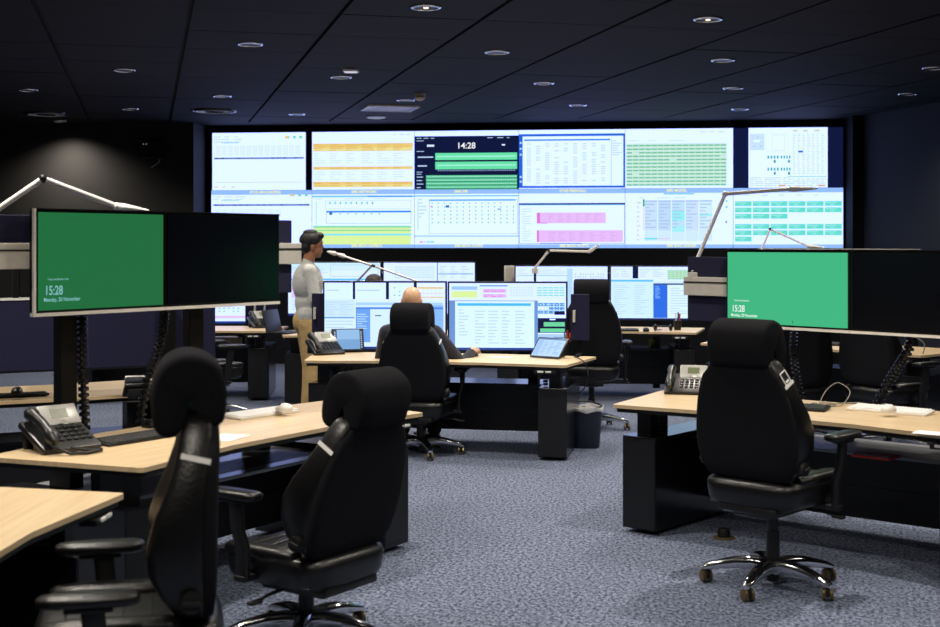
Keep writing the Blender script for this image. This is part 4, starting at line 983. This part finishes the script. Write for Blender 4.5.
cable('black cable hanging from the right end of the bald man\'s desk', [D(574, 357), D(584, 362, -.0), Vector(ray(588, 375, 10.3)), Vector(ray(583, 390, 10.3)), Vector(ray(572, 394, 10.3))], 'cable_black', .005)
cable('white cable ring under the black right monitor', [Vector(ray(904, 352, 8.0)), Vector(ray(906, 342, 8.0)), Vector(ray(914, 337, 8.0)), Vector(ray(924, 344, 8.0)), Vector(ray(923, 354, 8.0))], 'cable_white', .0035)
# floor outlet
p = on_plane(724, 538, 0)
t = thing('floor_foot', 'small black floor plug on a round brass plate by the right desk', 'floor plug', (p.x, p.y, 0))
MB().lathe([(.062, 0), (.062, .006), (.055, .008)], 24).build('plate', 'brass', t, 50); MB().lathe([(.035, .008), (.038, .03), (.03, .055), (.012, .06)], 18).build('plug', 'plastic_black', t, 50)

# ------------------------------------------------------------------ waste bin
p = on_plane(588, 447, 0)
t = thing('waste_bin', 'dark blue waste bin with white bag beside the middle desk', 'bin', (p.x-.02, p.y-.0, 0)); t.scale = (1, 1, .95)
n = 32
MB().loft([se_ring(a, b, 3.2, n, lambda u, v, z=z: (u, v, z)) for z, a, b in ((0, .108, .09), (.01, .112, .095), (.30, .132, .115), (.335, .138, .12), (.335, .13, .112), (.02, .104, .086))]).build('bin_body', 'bin_blue', t, 50)
MB().loft([se_ring(a*(1+.0), b, 3, n, lambda u, v, z=z, k=k: (u*(1+.03*math.sin(9*math.atan2(v, u)+k)), v*(1+.03*math.cos(7*math.atan2(v, u))), z+.012*math.sin(5*math.atan2(v, u)+k))) for k, (z, a, b) in enumerate(((.31, .142, .124), (.34, .146, .128), (.352, .14, .12), (.33, .125, .108), (.2, .118, .1), (.12, .1, .08)))], True).build('bin_bag', 'bag_white', t, 60)
MB().tube([(-.12, .05, .35), (-.06, .11, .375), (.05, .12, .375), (.12, .06, .355), (.135, -.02, .345)], .008, 8).build('bag_ring', 'plastic_black', t, 60)

# ------------------------------------------------------------------ people
def blob(name, shapes, m, parent, voxel=.008, smooth=6):
    """one continuous surface grown round tapered limbs and ellipsoids"""
    mb = MB()
    for s in shapes:
        if s[0] == 'c':     # capsule chain: points, radii
            pts = [Vector(p) for p in s[1]]; rr = s[2]
            for k in range(len(pts)-1): mb.tube([pts[k], pts[k+1]], [rr[k], rr[k+1]], 14)
            for p, r in zip(pts, rr): mb.ball(p, (r, r, r), nu=14, nv=9)
        else:               # ellipsoid: centre, radii, optional rotation matrix
            M = Matrix.Translation(s[1]) @ (s[3] if len(s) > 3 else Matrix())
            mb.ball((0, 0, 0), s[2], M, nu=20, nv=13)
    me = mb.mesh(name)
    tmp = bpy.data.objects.new('tmp', me); COL.objects.link(tmp)
    r = tmp.modifiers.new('r', 'REMESH'); r.mode = 'VOXEL'; r.voxel_size = voxel
    s_ = tmp.modifiers.new('s', 'SMOOTH'); s_.factor = .5; s_.iterations = smooth
    dg = bpy.context.evaluated_depsgraph_get(); out = bpy.data.meshes.new_from_object(tmp.evaluated_get(dg))
    bpy.data.objects.remove(tmp); bpy.data.meshes.remove(me)
    for q in out.polygons: q.use_smooth = True
    out.name = name; out.materials.clear(); out.materials.append(MAT[m])
    return link(name, out, parent)
def hand(w, d, up, side, curl=.5, L=.19):
    """palm and five fingers; w wrist, d pointing direction, up = back of the hand, side = towards the thumb"""
    w = Vector(w); d = Vector(d).normalized(); up = Vector(up); up = (up-d*up.dot(d)).normalized(); th = d.cross(up)*side
    S = []
    S.append(('c', [w, w+d*.045], [.026, .03])); 
    for k in range(4):
        o = (k-1.5)*.0195; S.append(('c', [w+d*.03-th*o*.6, w+d*.085-th*o], [.016, .013]))
        ln = (.075, .085, .08, .062)[k] if True else 0
        a = w+d*.085-th*o; b = a+(d*math.cos(curl*.6)-up*math.sin(curl*.6))*ln*.5; c = b+(d*math.cos(curl*1.5)-up*math.sin(curl*1.5))*ln*.5
        S.append(('c', [a, b, c], [.0115, .0100, .008]))
    a = w+d*.025+th*.022; b = a+(d*.6+th*.7-up*.2).normalized()*.04; c = b+(d*.9+th*.2-up*.3).normalized()*.03
    S.append(('c', [a, b, c], [.015, .0115, .009]))
    return S
def head_shapes(c, f, bald=False, k=1.0):
    """head at c looking along unit f (horizontal)"""
    c = Vector(c); f = Vector(f).normalized(); s = Vector((-f.y, f.x, 0)); a = math.atan2(f.y, f.x); RZ = Matrix.Rotation(a, 4, 'Z'); u = Vector((0, 0, 1))
    S = [('e', c+u*.025, (.098, .076, .092), RZ), ('e', c+f*.022-u*.045, (.07, .06, .072), RZ), ('e', c+f*.055-u*.092, (.028, .03, .022), RZ)]
    S.append(('c', [c+f*.086+u*.015, c+f*.099-u*.02], [.009, .011]))            # nose
    S.append(('c', [c+f*.078-s*.035+u*.028, c+f*.09+u*.03, c+f*.078+s*.035+u*.028], [.012, .012, .012]))   # brow
    S.append(('c', [c+f*.082-s*.02-u*.056, c+f*.09-u*.056, c+f*.082+s*.02-u*.056], [.009, .010, .009]))    # lips
    for q in (-1, 1): S.append(('e', c+s*q*.078-f*.008-u*.008, (.020, .011, .032), RZ))                    # ears
    return S
def eyes(parent, c, f):
    c = Vector(c); f = Vector(f).normalized(); s = Vector((-f.y, f.x, 0))
    for q in (-1, 1): MB().ball(c+f*.078+s*q*.032+Vector((0, 0, .008)), (.009, .009, .006)).build('eye', 'hair_black', parent, 60)

# standing man, looking to the right; local +X = facing
man = thing('person', 'standing man in light grey sweater and khaki trousers', 'person', (-1.52, 12.3, 0), R(14))
hc = Vector((.035, 0, 1.625)); fv = Vector((1, 0, 0))
arm_r = [(-.01, -.19, 1.385), (.03, -.265, 1.12), (.235, -.16, 1.10)]; arm_l = [(.0, .185, 1.385), (-.02, .25, 1.12), (.17, .17, 1.05)]
leg_r = [(-.01, -.09, .90), (.015, -.10, .49), (-.02, -.105, .09)]; leg_l = [(-.01, .09, .90), (.03, .10, .49), (.02, .11, .09)]
sh = head_shapes(hc, fv)+[('c', [(-.015, 0, 1.40), (.01, 0, 1.55)], [.06, .052]), ('e', (0, 0, 1.27), (.105, .165, .2)), ('e', (0, 0, 1.03), (.1, .15, .17)),
     ('c', arm_r, [.045, .036, .026]), ('c', arm_l, [.045, .036, .026]), ('c', leg_r, [.075, .052, .036]), ('c', leg_l, [.075, .052, .036])]
sh += [('c', [leg_r[2], (.1, -.11, .035)], [.036, .03]), ('c', [leg_l[2], (.14, .115, .035)], [.036, .03])]
sh += hand(arm_r[2], (.9, .2, -.1), (0, -1, .3), 1, .7)+hand(arm_l[2], (.9, -.3, 0), (0, 1, .3), -1, .7)
body = blob('body', sh, 'skin_tan', man, .006, 3)
eyes(body, hc, fv)
blob('sweater', [('e', (-.01, 0, 1.27), (.148, .188, .2)), ('e', (.01, 0, 1.09), (.142, .165, .17)), ('c', [(-.01, -.15, 1.385), (-.01, .15, 1.385)], [.072, .072]), ('c', [(-.02, 0, 1.40), (-.005, 0, 1.475)], [.07, .058]),
     ('c', arm_r, [.066, .055, .040]), ('c', arm_l, [.066, .055, .040]), ('c', [(0, -.07, .97), (0, .07, .97)], [.122, .122])], 'sweater_light', man, .008, 5)
blob('trousers', [('e', (-.012, 0, .92), (.14, .168, .13)), ('c', leg_r[:2]+[(-.02, -.105, .10)], [.105, .082, .068]), ('c', leg_l[:2]+[(.02, .11, .10)], [.105, .082, .068]), ('e', (-.06, 0, .90), (.09, .14, .11))], 'khaki', man, .008, 4)
blob('shoe', [('c', [(-.06, -.105, .045), (.05, -.11, .045), (.14, -.115, .032)], [.045, .046, .032])], 'shoe', man, .008, 3)
blob('shoe', [('c', [(-.02, .11, .045), (.09, .115, .045), (.18, .12, .032)], [.045, .046, .032])], 'shoe', man, .008, 3)
blob('hair', [('e', hc+Vector((-.018, 0, .05)), (.108, .09, .09)), ('e', hc+Vector((-.06, 0, -.005)), (.055, .078, .075)), ('e', hc+Vector((.055, 0, .092)), (.056, .068, .038)), ('e', hc+Vector((-.02, 0, .125)), (.07, .06, .03)), ('e', hc+Vector((-.005, -.07, .03)), (.03, .018, .045)), ('e', hc+Vector((-.005, .07, .03)), (.03, .018, .045))], 'hair_black', man, .007, 2)
MB().tube([Vector((.105*math.cos(a), .15*math.sin(a), .985)) for a in [2*PI*k/24 for k in range(25)]], .016, 8).build('belt', 'shoe', man, 60)

def seated(label, x, y, rz, S, head_z, skin, top_m, hair, hand_r, hand_l, lean=0.0):
    t = thing('person', label, 'person', (x, y, 0), R(rz))
    inv = Matrix.Rotation(-R(rz), 4, 'Z') @ Matrix.Translation((-x, -y, 0))
    hr = inv @ Vector(hand_r); hl = inv @ Vector(hand_l)
    hip = S+.10; chz = head_z-.36; f = Vector((0, 1, 0)); by = -.03+lean
    hc = Vector((0, by+.05, head_z))
    def arm(s, hw):
        shd = Vector((s*.19, by, head_z-.25)); mid = (shd+hw)/2; d = (hw-shd); l = d.length; k = max(.02, (.285**2-min(.28, l/2)**2))**.5
        el = mid+Vector((s*.35, -.25, -.9)).normalized()*k; return [shd, el, hw]
    ar, al = arm(1, hr), arm(-1, hl)
    lg = lambda s: [(s*.1, -.0, hip-.02), (s*.13, .40, hip+.0), (s*.13, .46, .11)]
    S_ = head_shapes(hc, f)+[('c', [(0, by, head_z-.22), (0, by+.03, head_z-.08)], [.062, .055]), ('e', (0, by, head_z-.36), (.155, .105, .19)), ('e', (0, 0, hip+.1), (.15, .11, .16)), ('c', ar, [.045, .036, .026]), ('c', al, [.045, .036, .026]), ('c', lg(1), [.075, .052, .036]), ('c', lg(-1), [.075, .052, .036])]
    for s in (-1, 1): S_.append(('c', [lg(s)[2], (s*.13, .58, .035)], [.036, .03]))
    S_ += hand(hr, (Vector(hr)-ar[1]).normalized()*.4+Vector((0, .6, -.08)), (0, 0, 1), -1, .55)+hand(hl, (0, 1, -.1), (0, 0, 1), 1, .55)
    b = blob('body', S_, skin, t, .006, 3); eyes(b, hc, f)
    blob('sweater', [('e', (0, by, head_z-.36), (.19, .135, .2)), ('e', (0, (by)/2, hip+.13), (.185, .14, .18)), ('c', [(-.16, by, head_z-.245), (.16, by, head_z-.245)], [.072, .072]), ('c', [(0, by-.005, head_z-.23), (0, by+.01, head_z-.165)], [.075, .064]), ('c', ar[:2]+[ar[2]+(ar[1]-ar[2]).normalized()*.03], [.068, .056, .040]), ('c', al[:2]+[al[2]+(al[1]-al[2]).normalized()*.03], [.068, .056, .040]), ('e', (0, 0, hip+.02), (.18, .14, .09))], top_m, t, .009, 5)
    blob('trousers', [('e', (0, 0, hip), (.175, .135, .10))]+[('c', lg(s)[:2]+[(s*.13, .46, .13)], [.095, .076, .062]) for s in (-1, 1)], 'trousers_dark', t, .009, 4)
    for s in (-1, 1): blob('shoe', [('c', [(s*.13, .42, .045), (s*.13, .53, .045), (s*.13, .62, .032)], [.045, .046, .032])], 'shoe', t, .009, 3)
    if hair:
        blob('hair', [('e', hc+Vector((0, -.018, .045)), (.088, .104, .085)), ('e', hc+Vector((0, -.06, -.01)), (.078, .055, .075))], hair, t, .007, 2)
    else:
        blob('hair', [('e', hc+Vector((0, -.055, -.045)), (.079, .05, .042))], 'hair_grey', t, .007, 2)
    return t
seated('bald man in dark sweater sitting at the middle desk', -.47, 10.27, -6, .43, 1.188, 'skin_light', 'sweater_dark', None, (.02, 10.52, .775), (-.60, 10.56, .775), .06)
seated('person with dark hair just visible behind the bald man\'s monitor', -.93, 12.52, 0, .42, 1.225, 'skin_light', 'sweater_dark', 'hair_grey', (-.7, 12.93, .78), (-1.16, 12.93, .78), .08)

# ------------------------------------------------------------------ last small things
v = mount(C2, -.93, .22, DESK)
t = thing('laptop', 'open dark laptop on the back desk beside the standing man', 'laptop', v, R(70))
MB().box((0, 0, .009), (.33, .23, .016), bev=.004).build('base', 'plastic_black', t, 40)
MB().box((0, .0, .115), (.33, .01, .23), Matrix.Translation((0, .115, .012)) @ Matrix.Rotation(R(-14), 4, 'X'), bev=.003).build('lid', 'phone_grey', t, 40)
kk = MB()
for r in range(5):
    for c in range(13): kk.box((-.15+.025*c, -.06+.028*r, .019), (.02, .022, .003))
k = kk.build('keys', 'key_black', t); k['kind'] = 'stuff'
v = mount(BL, .42, .74, .518)
t = thing('wooden_box', 'low beech box on the shelf under the far phone desk', 'box', v, R(4))
MB().box((0, 0, .05), (.5, .22, .10), bev=.004).build('box_body', 'beech', t, 40); MB().box((0, -.112, .05), (.10, .006, .018)).build('grip_slot', 'plastic_black', t)
